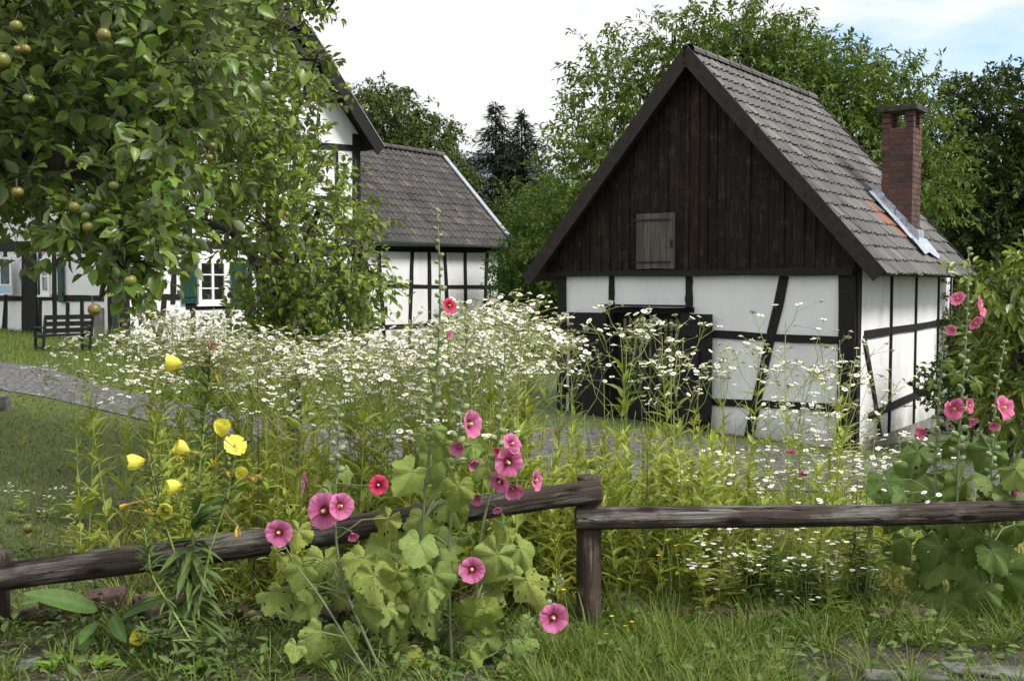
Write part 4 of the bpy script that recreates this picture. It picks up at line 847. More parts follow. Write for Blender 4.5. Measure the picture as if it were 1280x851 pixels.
# ------------------------------------------------------------------ grass
def blades(n, P, h, w, bend=.5):
    a = R.uniform(0, 6.283, n); d = np.stack([np.cos(a), np.sin(a), np.zeros(n)], 1)*(bend*R.uniform(.2, 1.2, n))[:, None]+[0, 0, 1]
    return P, d, np.stack([np.cos(a), np.sin(a), np.full(n, .2)], 1), h, w
def field(name, mat, X, Y_, hmin, hmax, w, bend=.5, curl=.3):
    n = len(X); P = np.stack([X, Y_, hgt(X, Y_)-.005], 1); p, d, nn, h, ww = blades(n, P, R.uniform(hmin, hmax, n), w, bend)
    mb = MB(); mb.leaves(p, d, nn, h, ww, 'blade', curl=curl, fold=.05); return tag(mb.build(name, M[mat]), kind='stuff')
def tufts(name, mat, CX, CY, per, rad, hmin, hmax, w, lean=.8, curl=.55):
    cx = np.repeat(CX, per); cy = np.repeat(CY, per); n = len(cx); a = R.uniform(0, 6.283, n); r = np.abs(R.normal(0, rad, n)); X = cx+np.cos(a)*r; Yy = cy+np.sin(a)*r
    P = np.stack([X, Yy, hgt(X, Yy)-.005], 1); l = lean*R.uniform(.05, 1, n)**1.3; d = np.stack([np.cos(a)*l, np.sin(a)*l, np.ones(n)], 1); d[:, :2] += R.normal(0, .18, (n, 2))
    sc_ = np.repeat(R.uniform(.65, 1.15, len(CX)), per); mb = MB(); mb.leaves(P, d, np.stack([-np.cos(a), -np.sin(a), np.full(n, .5)], 1), R.uniform(hmin, hmax, n)*sc_, w, 'grass', curl=curl, fold=.12); return tag(mb.build(name, M[mat]), kind='stuff')
TPL['grass'] = (np.array([[0, -.45], [0, .45], [.3, -.5], [.3, .5], [.6, -.38], [.6, .38], [.84, -.2], [.84, .2], [1, 0]]), [np.array([[0, 1, 3, 2], [2, 3, 5, 4], [4, 5, 7, 6]]), np.array([[6, 7, 8]])])
def clumped(n, x0, x1, y0, y1, sc=.13, cl=12):
    m = n//cl; cx = R.uniform(x0, x1, m); cy = R.uniform(y0, y1, m); return np.repeat(cx, cl)+R.normal(0, sc, m*cl), np.repeat(cy, cl)+R.normal(0, sc, m*cl)
def path_free(X, Y_):
    px, py_ = project(np.stack([X, Y_, hgt(X, Y_)], 1)); return (py_ > edge(LO, px)+1) | (py_ < edge(UP, px)-1)
# lush grass in front of the fence, right of the post
X = R.uniform(.05, 2.6, 620); Y_ = R.uniform(3.8, 5.1, 620); ok = ~((X > 1.1) & (Y_ < 4.5) & (R.random(620) < .85)) & (R.random(620) < np.where(X > 1.3, .6, 1)); tufts('front_grass', 'grass', X[ok], Y_[ok], 46, .028, .08, .22, .0036, 1.1)
X = R.uniform(-3, .1, 330); Y_ = R.uniform(3.6, 5.05, 330); tufts('verge_grass', 'grass', X, Y_, 24, .025, .05, .17, .005, 1.3)
# thin dry grass inside the flower bed
X = R.uniform(-2.6, 4.2, 900); Y_ = R.uniform(4.95, 7.6, 900); ok = project(np.stack([X, Y_, 0*X], 1))[0] > 150; tufts('bed_grass', 'dry_grass', X[ok], Y_[ok], 20, .03, .08, .3, .006, 1.0)
# mown lawn left, behind the bed
X = R.uniform(-8.5, 5, 230000); Y_ = R.uniform(4.9, 14.5, 230000); ok = path_free(X, Y_) & (project(np.stack([X, Y_, hgt(X, Y_)], 1))[0] < 1100); X, Y_ = X[ok], Y_[ok]
keep = R.random(len(X)) < np.where(X < -.0, 1, .4); field('lawn', 'lawn', X[keep], Y_[keep], .02, .05, .008, 1.1, .2)
X = R.uniform(-14, -1, 60000); Y_ = R.uniform(12, 25.5, 60000); px, py_ = project(np.stack([X, Y_, hgt(X, Y_)], 1)); ok = (py_ < edge(UP, px)-1) & (np.dot(np.stack([X, Y_, 0*X], 1)-K0*[1, 1, 0], HG.n) > -6)
field('house_lawn', 'grass', X[ok], Y_[ok], .05, .13, .012, .7, .2)
for pxc, pyc, w, n in ((142, 437, .7, 700), (165, 446, .5, 400)):
    c = gnd(pxc, pyc); X = R.normal(c[0], w*.5, n); Y_ = R.normal(c[1], .4, n); o = field('long_grass_tuft', 'grass', X, Y_, .2, .5, .012, .6, .4)

# ------------------------------------------------------------------ fleabane (white daisies)
def head(mb, p, d, r):
    d = nrm(d); a = nrm(np.cross(d, [.3, .2, .9])); b = np.cross(d, a); n = 12; th = np.linspace(0, 6.2832, n, endpoint=False)
    rr = r*np.where(np.arange(n) % 2 == 0, 1.0, .84)*R.uniform(.9, 1.08, n); dish = r*.16*rnd.uniform(-.8, 1)
    ring = p+(np.cos(th)*rr)[:, None]*a+(np.sin(th)*rr)[:, None]*b+d*dish
    inner = p+.36*r*(np.cos(th)[:, None]*a+np.sin(th)[:, None]*b); q = np.arange(n); q2 = (q+1) % n
    mb.add(np.vstack([inner, ring]), [np.stack([q, q2, q2+n, q+n], 1)], 1)
    th6 = np.linspace(0, 6.2832, 7)[:-1]; dome = p+.38*r*(np.cos(th6)[:, None]*a+np.sin(th6)[:, None]*b)+d*.002
    top = p+.22*r*(np.cos(th6)[:, None]*a+np.sin(th6)[:, None]*b)+d*r*.24; q = np.arange(6); q2 = (q+1) % 6
    mb.add(np.vstack([dome, top]), [np.stack([q, q2, q2+6, q+6], 1), np.arange(6, 12)[None]], 2)
    mb.add(np.vstack([dome-d*.003, [p-d*r*.45]]), [np.stack([q2, q, np.full(6, 6)], 1)], 0)
MATS_F = None
def fleabane(nbr, dens, leafy=1.0, flowers=True, lw=.022, top=.62):
    t = thing('fleabane_plant', (0, 0, 0), '-', 'flowering plant')
    st = MB(); lf = MB(); k = 9; zz = np.linspace(0, 1, k); ph = rnd.uniform(0, 6); sw = rnd.uniform(.01, .05)
    P = np.stack([sw*np.sin(zz*2.5+ph)*zz, sw*np.cos(zz*2.1+ph)*zz, zz], 1); st.tube(P, np.linspace(.0046, .002, k), 5, cap=False)
    stem_at = lambda z: np.array([np.interp(z, zz, P[:, i]) for i in range(3)])
    nlv = int(30*leafy); lp = []; ld = []; ll_ = []
    for i in range(nlv):
        z = .06+.76*min(1, max(0, (i+rnd.gauss(0, 1.2))/nlv)); a = i*2.4+rnd.uniform(-.7, .7); lp.append(stem_at(z)); ld.append([math.cos(a), math.sin(a), rnd.uniform(.3, 1.6)]); ll_.append(rnd.uniform(.07, .18)*(1.15-.6*z))
    L = np.array(ll_); lf.leaves(np.array(lp), np.array(ld), np.tile([0, 0, 1.], (nlv, 1)), L, L*(lw/.1)*R.uniform(.8, 1.2, nlv), 'lance', curl=.24, fold=.2)
    clusters = []
    if flowers:
        for i in range(nbr):
            z = top+(1-top-.04)*i/max(1, nbr-1); a = i*2.4+rnd.uniform(-.5, .5); s = stem_at(z); Lb = (1.02-z)*rnd.uniform(.75, 1.05)+.07
            e = s+np.array([math.cos(a)*Lb*.62, math.sin(a)*Lb*.62, Lb*.8]); e[2] = min(e[2], 1.06); m = (s+e)/2+np.array([math.cos(a), math.sin(a), -.4])*Lb*.1
            st.tube([s, m, e], [.002, .0016, .0013], 4, cap=False); cl = MB(); nh = max(2, int(rnd.uniform(.6, 1.3)*dens))
            for _ in range(nh):
                o = np.array([rnd.gauss(0, .045), rnd.gauss(0, .045), rnd.gauss(.01, .016)]); p = e+o; hb = m+(e-m)*rnd.uniform(.55, 1)
                cl.tubes(hb[None], p[None], .0009, .0008, 0)
                if rnd.random() < .88: head(cl, p, np.array([rnd.gauss(0, .28), rnd.gauss(0, .28), 1]), rnd.uniform(.0135, .0185))
                else: cl.tubes(p[None], p[None]+[[0, 0, .008]], .004, .003, 0)
            if i % 2 == 0:
                lf.leaves(s[None], np.array([[math.cos(a), math.sin(a), .3]]), np.array([[0, 0, 1.]]), np.array([.05]), np.array([.01]), 'lance', curl=.3)
            clusters.append(cl)
    st.build('stem', M['stem'], t, smooth=True); lf.build('leaves', M['weed_leaf'], t, attr='vein')
    for cl in clusters: cl.build('flower_cluster', [M['stem'], M['ray_white'], M['disc_yellow']], t)
    return t
protos = [fleabane(rnd.choice([6, 7, 8]), rnd.uniform(6, 10), rnd.uniform(.8, 1.3), lw=.026) for _ in range(9)]
slim = [fleabane(rnd.choice([5, 6]), rnd.uniform(3, 5), .6, True, .014, .45) for _ in range(4)]
low = [fleabane(4, 5, .7, True, .03, .55) for _ in range(3)]
leafy = [fleabane(0, 0, 1.5, False, .03) for _ in range(4)]
used = set()
def place(proto, loc, sz, sxy, label, group, cat='flowering plant'):
    o = proto if id(proto) not in used else copy_tree(proto); used.add(id(proto))
    o.location = Vector([float(q) for q in loc]); o.scale = (sxy, sxy, sz); o.rotation_euler = (rnd.gauss(0, .1), rnd.gauss(0, .1), rnd.uniform(0, 6.28)); tag(o, label, cat, group); return o
TOP = [(90, 470), (130, 440), (200, 432), (230, 400), (270, 408), (330, 432), (420, 446), (470, 440), (520, 438), (600, 424), (630, 394), (680, 384), (720, 402), (800, 398), (845, 415), (890, 430), (940, 420), (990, 405), (1040, 440), (1100, 505), (1160, 520)]
def zone(px):
    for lim, lab, g in ((190, 'white-flowered fleabane at the left end of the bed beside the lawn', 'fleabane at the lawn end'), (440, 'white-flowered fleabane in the bed below the apple trees and the green-shuttered window', 'fleabane below the apple trees'), (690, 'white-flowered fleabane in the thick bank before the annex wall', 'fleabane before the annex'),
                        (900, 'tall branching white fleabane in front of the dark open door', 'fleabane before the dark door')):
        if px < lim: return lab, g
    return 'white-flowered fleabane in front of the corner post and brace of the outbuilding', 'fleabane before the right wall'
n = 0; CL = [(rnd.uniform(105, 690), rnd.uniform(5.2, 7.3)) for _ in range(24)]+[(rnd.uniform(690, 1150), rnd.uniform(5.2, 7)) for _ in range(6)]
while n < 118:
    cl_ = rnd.choice(CL); px = rnd.gauss(cl_[0], 24); wgt = np.interp(px, [95, 180, 240, 640, 700, 860, 960, 1160], [.7, .95, 1.2, 1.2, .06, .1, .08, .12])
    if rnd.random() > wgt or not 95 < px < 1165: continue
    Y = min(7.4, max(5.05, rnd.gauss(cl_[1], .3))); tp = np.interp(px, [a for a, b in TOP], [b for a, b in TOP])+abs(rnd.gauss(0, 34))*(1 if rnd.random() < .8 else 2)-rnd.random()*10; x = at(px, tp, Y)[0]; g = float(hgt(x, Y)); H = at(px, tp, Y)[2]-g
    if H < .4: continue
    if px < 210 and Y < 5.6: continue
    lab, gr = zone(px); pr = rnd.choice(protos) if (px < 940 or rnd.random() < .45) else rnd.choice(slim)
    place(pr, (x, Y, g), H, min(1.25, .62+.4*H), lab, gr); n += 1
for (px, tp, Y) in [(640, 390, 6.3), (672, 386, 6.5), (610, 410, 6.2), (660, 430, 5.9), (795, 402, 6), (752, 425, 5.8), (845, 420, 6.1), (728, 440, 6.2), (838, 470, 5.9), (880, 450, 5.9), (905, 470, 6.2), (930, 445, 6.0), (990, 402, 5.4), (965, 470, 5.8), (1030, 470, 5.6), (1010, 510, 5.9), (1060, 520, 5.6), (240, 405, 6.6), (262, 412, 6.8), (150, 440, 6.6), (690, 470, 6.4)]:
    x = at(px, tp, Y)[0]; g = float(hgt(x, Y)); H = at(px, tp, Y)[2]-g; place(rnd.choice(protos if px != 990 else slim), (x, Y, g), H, .62+.4*H, *zone(px))
for px, tp, Y in [(352, 450, 6.4), (366, 462, 6.9), (378, 446, 7.2), (372, 480, 6.0), (388, 458, 6.6), (360, 500, 5.7)]:
    x = at(px, tp, Y)[0]; g = float(hgt(x, Y)); H = at(px, tp, Y)[2]-g; place(rnd.choice(protos), (x, Y, g), H, .62+.4*H, *zone(px))
for i in range(34):
    px = rnd.uniform(900, 1150); Y = rnd.uniform(5.1, 6.2); tp = rnd.uniform(545, 620); x = at(px, tp, Y)[0]; g = float(hgt(x, Y)); H = at(px, tp, Y)[2]-g
    place(rnd.choice(low+slim), (x, Y, g), H, .9, 'white fleabane of middling height just above the right log rail', 'middling fleabane behind the right rail')
for i in range(20):
    px = rnd.uniform(860, 1080); Y = rnd.uniform(4.85, 5.25); tp = rnd.uniform(655, 735); x = at(px, tp, Y)[0]; g = float(hgt(x, Y)); H = at(px, tp, Y)[2]-g
    place(rnd.choice(low), (x, Y, g), H, .85, 'short white fleabane below the right log rail', 'low fleabane under the right rail')
for px, py_ in [(30, 640), (20, 655), (60, 650), (95, 655), (78, 690)]:
    p = gnd(px, py_); place(rnd.choice(low), p, .2, .6, 'small white fleabane growing low in the lawn at the left edge', 'low fleabane in the lawn')
for i in range(150):
    px = rnd.choice([rnd.uniform(180, 640), rnd.uniform(150, 1100), rnd.uniform(660, 930), rnd.uniform(660, 1000), rnd.uniform(200, 480)]); Y = rnd.uniform(5.0, 6.4); tp = rnd.uniform(505, 600); x = at(px, tp, Y)[0]; g = float(hgt(x, Y)); H = at(px, tp, Y)[2]-g
    o = place(rnd.choice(leafy), (x, Y, g), H, .8, 'yellow-green leafy weed stalk without flowers among the fleabane', 'leafy stalks in the flower bed', 'weed'); o.name = 'leafy_weed'
for i in range(36):
    px = rnd.uniform(665, 905); Y = rnd.uniform(5.0, 6.8); tp = rnd.uniform(475, 575); x = at(px, tp, Y)[0]; g = float(hgt(x, Y)); H = at(px, tp, Y)[2]-g
    o = place(rnd.choice(leafy), (x, Y, g), H, .8, 'yellow-green leafy weed stalk without flowers among the fleabane', 'leafy stalks in the flower bed', 'weed'); o.name = 'leafy_weed'
# dry dark stalks
for px, top_, Y in [(798, 560, 5.0), (310, 470, 5.2), (1060, 600, 5.1)]:
    t = thing('dry_stalk', gbase(px, Y), 'thin dry brown stalk standing in the bed at %s' % {798: 'the right of the fence post', 310: 'the left behind the evening primrose', 1060: 'the right below the corner post'}[px], 'plant'); mb = MB(); b = gbase(px, Y); zt = at(px+12, top_, Y)
    mb.tube([b, (b+zt)/2+[.02, 0, 0], zt], [.004, .003, .0015], 5)
    for i in range(9): f = .35+.6*i/9; q = b+(zt-b)*f; mb.tube([q, q+[rnd.gauss(0, .04), rnd.gauss(0, .03), .05]], [.0016, .001], 3)
    mb.build('stem', M['bark'], t)
# knapweed magenta heads
for px, py_, lab in [(988, 566, 'magenta knapweed head in front of the white wall panel'), (1004, 594, 'magenta knapweed head just above the right log rail')]:
    b = gbase(px-6, 5.3); t = thing('knapweed_plant', b, lab, 'flowering plant'); c = at(px, py_, 5.3); mb = MB(); mb.tube([b, (b+c)/2+[.02, 0, 0], c], [.003, .0025, .002], 5); mb.build('stem', M['stem'], t)
    mb = MB(); n_ = 40; d = nrm(R.standard_normal((n_, 3))*[1, 1, .4]+[0, 0, .6]); mb.leaves(np.tile(c, (n_, 1)), d, R.standard_normal((n_, 3)), .03, .006, 'fold'); M['magenta'] = M.get('magenta') or simple('magenta', (.5, .03, .3), .6, 0, .1, 10, 0); mb.build('flower_head', M['magenta'], t)

# ------------------------------------------------------------------ hollyhocks
def hleaf(mb, P, tip, nn, size, mi=0):
    P = np.asarray(P); tip = nrm(tip); side = nrm(np.cross(tip, nn)); up = np.cross(side, tip); rings, na = 9, 73; th = np.linspace(-2.88, 2.88, na)
    lob = rnd.uniform(.06, .13); jag = (np.arange(na) % 3 == 0)*.05; out = size*(.48+.1*np.cos(th)+.1*np.exp(-(th/.4)**2))*(1+lob*np.cos(5.2*th))*(1+jag+.02*R.standard_normal(na))*(1-.28*np.exp(-((np.abs(th)-2.88)/.3)**2))
    ph = rnd.uniform(0, 6); V = []; A = []; droop = rnd.uniform(.15, .95); cup = rnd.uniform(-.55, .3)
    for i in range(rings):
        f = (i+.0)/(rings-1); r = out*max(f, .02)
        x = r*np.cos(th); y = r*np.sin(th)
        z = -droop*r*r/size*(.6+.7*np.cos(th).clip(0))+cup*np.abs(y)*.5+size*.05*f*np.cos(5.2*th)+size*.045*f*f*np.sin(7*th+ph)+size*.012*f*R.standard_normal(na)
        V.append(P+tip*x[:, None]+side*y[:, None]+up*z[:, None]); A.append(np.maximum(np.cos(5.2*th).clip(0)**14, .75*np.cos(26*th).clip(0)**4*np.sin(3.14*f))*(1.0-.3*f)+.02)
    i, j = np.meshgrid(np.arange(rings-1), np.arange(na-1), indexing='ij'); q = np.stack([i*na+j, i*na+j+1, (i+1)*na+j+1, (i+1)*na+j], -1).reshape(-1, 4)
    if rnd.random() < .6: k0 = R.random(len(q)) < np.where((q[:, 0]//na) >= 2, .022, 0); q = q[~(k0 | (np.roll(k0, 1) & (R.random(len(q)) < .6)))]
    mb.add(np.vstack(V), [q], mi, np.concatenate(A))
def hflower(parent, c, d, r, mat, cup=.45):
    d = nrm(d); a = nrm(np.cross(d, [.2, .1, .95])); b = np.cross(d, a); na, rings = 15, 9; mb = MB(); ph = rnd.uniform(0, 6)
    for p_ in range(5):
        a0 = ph+p_*6.2832/5+rnd.gauss(0, .06); s_ = np.linspace(-1, 1, na); V = []; A = []; rl = r*rnd.uniform(.9, 1.1); w1, w2, w3 = rnd.uniform(0, 6), rnd.uniform(0, 6), rnd.uniform(-.12, .16)
        for i in range(rings):
            f = i/(rings-1); hw = .5+.32*f*(1-.25*f); ang = a0+s_*hw*(1.18 if f > .1 else 1.0)
            edge_ = 1-.13*np.abs(s_)**3*f-.05*np.exp(-(s_/.18)**2)*f**3+.022*f**3*np.sin(9*s_+w1)+.012*f*f*R.standard_normal(na)
            rr = rl*f*edge_; k_ = 1 if cup < .8 else (.3+.5*f)
            z = cup*r*f**1.35*(1-.5*f*f*(1 if cup < .8 else 0))+r*f*(.05*s_)+r*f*f*(.055*np.sin(5*s_+w2)+.03*np.sin(11*s_+w1)+w3)+r*.012*f*R.standard_normal(na)
            V.append(c+a*(rr*np.cos(ang)*k_)[:, None]+b*(rr*np.sin(ang)*k_)[:, None]+d*z[:, None]); A.append(np.full(na, f)-.05*np.abs(np.sin(s_*7+w1))*f)
        i, j = np.meshgrid(np.arange(rings-1), np.arange(na-1), indexing='ij'); mb.add(np.vstack(V), [np.stack([i*na+j, i*na+j+1, (i+1)*na+j+1, (i+1)*na+j], -1).reshape(-1, 4)], 0, np.concatenate(A))
    o = mb.build('flower', M[mat], parent, smooth=True, attr='rad'); mb = MB(); q = c+d*r*.02; mb.tube([q, q+d*r*.16, q+d*r*.34, q+d*r*.4], [r*.06, r*.1, r*.11, r*.03], 8, jit=.15); mb.build('stamen', M['stamen'], o)
    mb = MB(); n = 5
    for k_ in range(n):
        an = 6.2832*k_/n; dd = a*math.cos(an)+b*math.sin(an); mb.leaves((c-d*r*.1)[None], (dd+d*(.05 if cup < .8 else .9))[None], d[None], np.array([r*(.42 if cup < .8 else .6)]), np.array([r*.3]), 'leaf', curl=-.05)
    mb.build('calyx', M['bud'], o); return o
def ball(mb, c, r, d=(0, 0, 1), st=1.15):
    d = nrm(d); a = nrm(np.cross(d, [.3, .8, .1])); b = np.cross(d, a); k, n = 6, 8; V = []
    for i in range(k):
        ph = math.pi*i/(k-1); rr = math.sin(ph)*(1+.0); z = -math.cos(ph)*st; z += .35*max(0, z)**2
        for j in range(n): an = 6.2832*j/n; w = 1+.12*math.cos(5*an); V.append(c+r*(a*math.cos(an)*rr*w+b*math.sin(an)*rr*w+d*z))
    i, j = np.meshgrid(np.arange(k-1), np.arange(n), indexing='ij'); j2 = (j+1) % n; mb.add(V, [np.stack([i*n+j, i*n+j2, (i+1)*n+j2, (i+1)*n+j], -1).reshape(-1, 4)])
FLPX = [(590, 711, 17), (406, 638, 22), (424, 632, 17), (349, 665, 18), (473, 606, 13), (691, 771, 20), (440, 665, 9), (600, 620, 11), (621, 633, 8), (634, 577, 20), (640, 607, 16), (584, 530, 20), (588, 575, 11)]
def hollyhock(label, stem, Y, leaves, flowers, r=.007, lmat='holly_leaf', spire=None, group=None, Yt=None):
    """stem: sight points from base to tip; leaves: (px,py,size px); flowers: (px,py,r px,facing,petal,cup)"""
    b = gnd(*stem[0]); pts = [at(x, y, Y+(0 if Yt is None else (Yt-Y)*i/(len(stem)-1))) for i, (x, y) in enumerate(stem)]
    pts[0] = np.array([pts[0][0], Y, float(hgt(pts[0][0], Y))-.02]); t = thing('hollyhock', pts[0]+[0, 0, .02], label, 'flowering plant', group); P = np.array(pts)
    s = np.concatenate([[0], np.cumsum(np.linalg.norm(np.diff(P, axis=0), axis=1))]); ss = np.linspace(0, s[-1], 26); C_ = np.stack([np.interp(ss, s, P[:, i]) for i in range(3)], 1)
    for _ in range(2): C_[1:-1] = (C_[:-2]+2*C_[1:-1]+C_[2:])/4
    st = MB(); st.tube(C_, np.linspace(r*1.25, r*.45, 26), 7); lf = MB(); bd = MB()
    for (px, py_, sz) in list(leaves)+[(x+rnd.gauss(0, 22), y+rnd.gauss(0, 22), z_*rnd.uniform(.6, .95)) for x, y, z_ in leaves if y > 630 and z_ > 25 and rnd.random() < .7]:
        if sz and any((px-a_)**2+(py_-b_)**2 < (sz*.55+r_)**2 for a_, b_, r_ in FLPX) and rnd.random() < .9: continue
        Yl = Y+rnd.uniform(-.16, .14); c = at(px, py_, Yl); size = sz/F*Yl*(1.38 if lmat == 'holly_leaf' else 1.15); face = nrm([rnd.gauss(0, .55), -1+rnd.gauss(0, .3), .6+rnd.gauss(0, .4)]); tip = np.array([rnd.gauss(0, .6), -.35, -.9])
        tip = nrm(tip-face*np.dot(tip, face)); base = c-tip*size*.15; hleaf(lf, base, tip, face, size)
        j = np.argmin(np.linalg.norm((C_-(base-[0, 0, .06]))*[1, 1, 1.3], axis=1)); q = C_[j]; m = (q+base)/2+[0, 0, .04]; st.tube([q, m, base+[0, 0, .006], base], [.0034, .003, .0025, .002], 5, cap=False)
    if spire:
        i0 = int(26*spire); n = (26-i0)
        tot = int(np.linalg.norm(C_[-1]-C_[i0])/.028)
        for i in range(tot):
            f = i/tot; q = np.array([np.interp(i0+f*(25-i0), np.arange(26), C_[:, k]) for k in range(3)]); a = i*2.4; d = np.array([math.cos(a), math.sin(a)*.8-.2, .55]); br = (.0155-.0085*f)*rnd.uniform(.8, 1.15)
            ball(bd, q+nrm(d)*(br*1.5), br, d); st.tube([q, q+nrm(d)*br], .0025, 4, cap=False)
            if rnd.random() < .4: lf.leaves(q[None], d[None]*[1, 1, .2], np.array([[0, 0, 1.]]), np.array([.05*(1.2-f)]), np.array([.03*(1.2-f)]), 'leaf')
        for _ in range(5): ball(bd, C_[-1]+R.standard_normal(3)*.006, .006)
    fl = []
    for (px, py_, rp, fc, mat, cup) in flowers:
        Yf = Y-.1+rnd.uniform(-.05, .03) if Yt is None else Y-.06
        c = at(px, py_, Yf); rr = rp/F*Yf; j = np.argmin(np.linalg.norm(C_-(c-[0, 0, .02]), axis=1)); q = C_[j]; fc = nrm(fc); bk = c-fc*rr*.15; st.tube([q, (q+bk)/2-fc*.02-[0, 0, .005], bk], [.003, .0028, .003], 5, cap=False)
        fl.append((c, fc, rr, mat, cup))
    st.build('stem', M['stem_h'], t, smooth=True)
    if lf.v: lf.build('leaves', M[lmat], t, smooth=True, attr='vein')
    if bd.v: bd.build('buds', M['bud'], t, smooth=True)
    for f in fl: hflower(t, *f)
    return t
GH = 'hollyhocks before the left rail'
hollyhock('tallest hollyhock, its thin bud spire reaching above the annex eave, one crimson flower high up', [(545, 822), (524, 700), (533, 600), (545, 480), (551, 385), (547, 262)], 4.42,
  [(530, 653, 36), (512, 595, 36), (563, 637, 35), (570, 613, 32), (490, 697, 55), (526, 800, 36), (545, 540, 20), (530, 545, 20), (560, 520, 16), (535, 766, 42), (574, 829, 48), (505, 842, 48), (520, 742, 40), (540, 710, 40)],
  [(561, 382, 10, (.5, -.9, .2), 'crimson', .5), (559, 421, 6, (.6, -.6, .5), 'pink', 1.0)], .0068, spire=.5, group=GH)
hollyhock('hollyhock with side-on pink flowers stacked left of the big pink cluster', [(565, 815), (560, 700), (569, 585), (579, 490), (584, 408)], 4.36,
  [(548, 680, 40), (563, 693, 30), (543, 726, 38), (581, 745, 40), (588, 778, 45), (552, 560, 22), (590, 560, 22), (548, 576, 38), (603, 800, 34)],
  [(584, 530, 20, (.85, -.5, .1), 'pink', .6), (576, 557, 12, (-.3, -.8, -.2), 'pink', 1.0), (588, 575, 11, (.5, -.7, -.5), 'pink', .9), (590, 711, 17, (.05, -1, .15), 'pink', .4)], .006, spire=.6, group=GH)
hollyhock('hollyhock carrying the large cluster of pink flowers above the middle of the left rail', [(590, 812), (600, 668), (617, 600), (624, 540), (630, 480), (632, 415)], 4.4,
  [(603, 650, 35), (618, 700, 40), (654, 690, 33), (662, 730, 33), (625, 660, 28), (614, 745, 30), (605, 585, 22), (640, 560, 20), (608, 540, 18), (635, 700, 34), (600, 690, 38)],
  [(638, 555, 15, (.7, -.7, .4), 'pink', .6), (634, 577, 20, (.35, -.9, -.1), 'pink', .45), (640, 607, 16, (.2, -.8, -.5), 'pink', .8), (626, 600, 14, (-.4, -.8, -.4), 'pink', .7), (667, 600, 14, (.9, -.5, .1), 'pink', .6), (600, 620, 11, (-.5, -.8, -.3), 'pink', 1.0), (621, 633, 7, (.1, -.8, -.5), 'pink', 1.0), (624, 563, 6, (-.5, -.8, 0), 'crimson', 1.0)], .0068, spire=.6, group=GH)
hollyhock('hollyhock with two broad pink flowers facing left above the left rail', [(478, 822), (432, 740), (421, 690), (418, 640), (423, 560), (422, 505)], 4.25,
  [(405, 708, 40), (378, 715, 32), (452, 704, 35), (345, 742, 34), (452, 763, 40), (490, 766, 28), (483, 803, 40), (468, 620, 26), (450, 651, 25), (435, 590, 18), (405, 612, 20), (420, 730, 32), (470, 735, 36), (482, 655, 33)],
  [(406, 638, 22, (-.15, -1, .1), 'pink', .4), (424, 632, 17, (.6, -.7, .1), 'pink', .5), (440, 665, 9, (.3, -.7, -.6), 'pink', 1.0), (473, 606, 13, (.05, -1, .2), 'crimson', .45)], .0062, spire=.75, group=GH)
hollyhock('short hollyhock whose single round pink flower faces out beside the primrose', [(468, 820), (400, 745), (365, 700), (350, 672)], 4.15,
  [(400, 796, 34), (408, 823, 34), (345, 692, 15), (377, 638, 22), (400, 672, 30)], [(349, 665, 18, (-.05, -1, .12), 'pink', .4), (383, 602, 13, (-.9, -.4, .1), 'pink', .6)], .005, group=GH)
hollyhock('low hollyhock branch sprawling right with one pink flower near the fence post', [(545, 818), (600, 826), (650, 800), (685, 745), (702, 722)], 4.3,
  [(654, 807, 30), (651, 783, 14), (640, 835, 26), (660, 775, 14)], [(691, 771, 20, (.15, -1, .1), 'pink', .4)], .0045, spire=.8, group=GH)
GR = 'hollyhocks at the right end of the rail'
hollyhock('tallest right-hand hollyhock with rose pink flowers high against the shrub', [(1190, 805), (1196, 640), (1199, 528), (1206, 450), (1210, 375), (1211, 312)], 4.95,
  [(1184, 686, 66), (1197, 558, 38), (1204, 606, 42), (1179, 755, 62), (1150, 600, 58), (1220, 640, 40), (1208, 782, 36), (1222, 480, 16), (1194, 470, 16), (1205, 720, 50)],
  [(1198, 374, 9, (-.6, -.7, .3), 'rose', .7), (1222, 384, 15, (.8, -.6, .2), 'rose', .5), (1217, 402, 10, (.4, -.8, -.5), 'rose', .7), (1192, 411, 9, (-.7, -.6, -.2), 'rose', .8), (1210, 507, 10, (.6, -.8, .2), 'rose', .6), (1211, 523, 9, (.4, -.8, -.5), 'rose', .9)], .0075, 'holly_leaf_r', .45, GR)
hollyhock('left stem of the right-hand hollyhocks, pink flowers low near the white side wall', [(1178, 805), (1171, 690), (1169, 569), (1174, 494), (1180, 414)], 5.0,
  [(1111, 609, 46), (1146, 569, 38), (1124, 686, 36), (1130, 640, 44), (1160, 640, 50), (1152, 725, 40), (1165, 480, 14), (1186, 455, 14)],
  [(1190, 510, 14, (.3, -.9, -.1), 'rose', .6), (1157, 538, 10, (-.8, -.5, -.2), 'rose', 1.0)], .007, 'holly_leaf_r', .5, GR)
hollyhock('hollyhock at the far right edge with one wide rose flower and a drooping bud', [(1238, 805), (1238, 680), (1240, 562), (1245, 490), (1256, 428)], 4.9,
  [(1234, 567, 42), (1259, 722, 64), (1259, 774, 54), (1270, 664, 46), (1245, 694, 42), (1274, 591, 42), (1230, 679, 46), (1246, 622, 42), (1272, 830, 44), (1240, 800, 40), (1225, 740, 44)],
  [(1252, 510, 16, (.5, -.9, .25), 'rose', .5), (1241, 527, 9, (-.1, -.7, -.6), 'rose', 1.0), (1264, 612, 8, (.6, -.7, 0), 'rose', 1.0)], .007, 'holly_leaf_r', .5, GR)

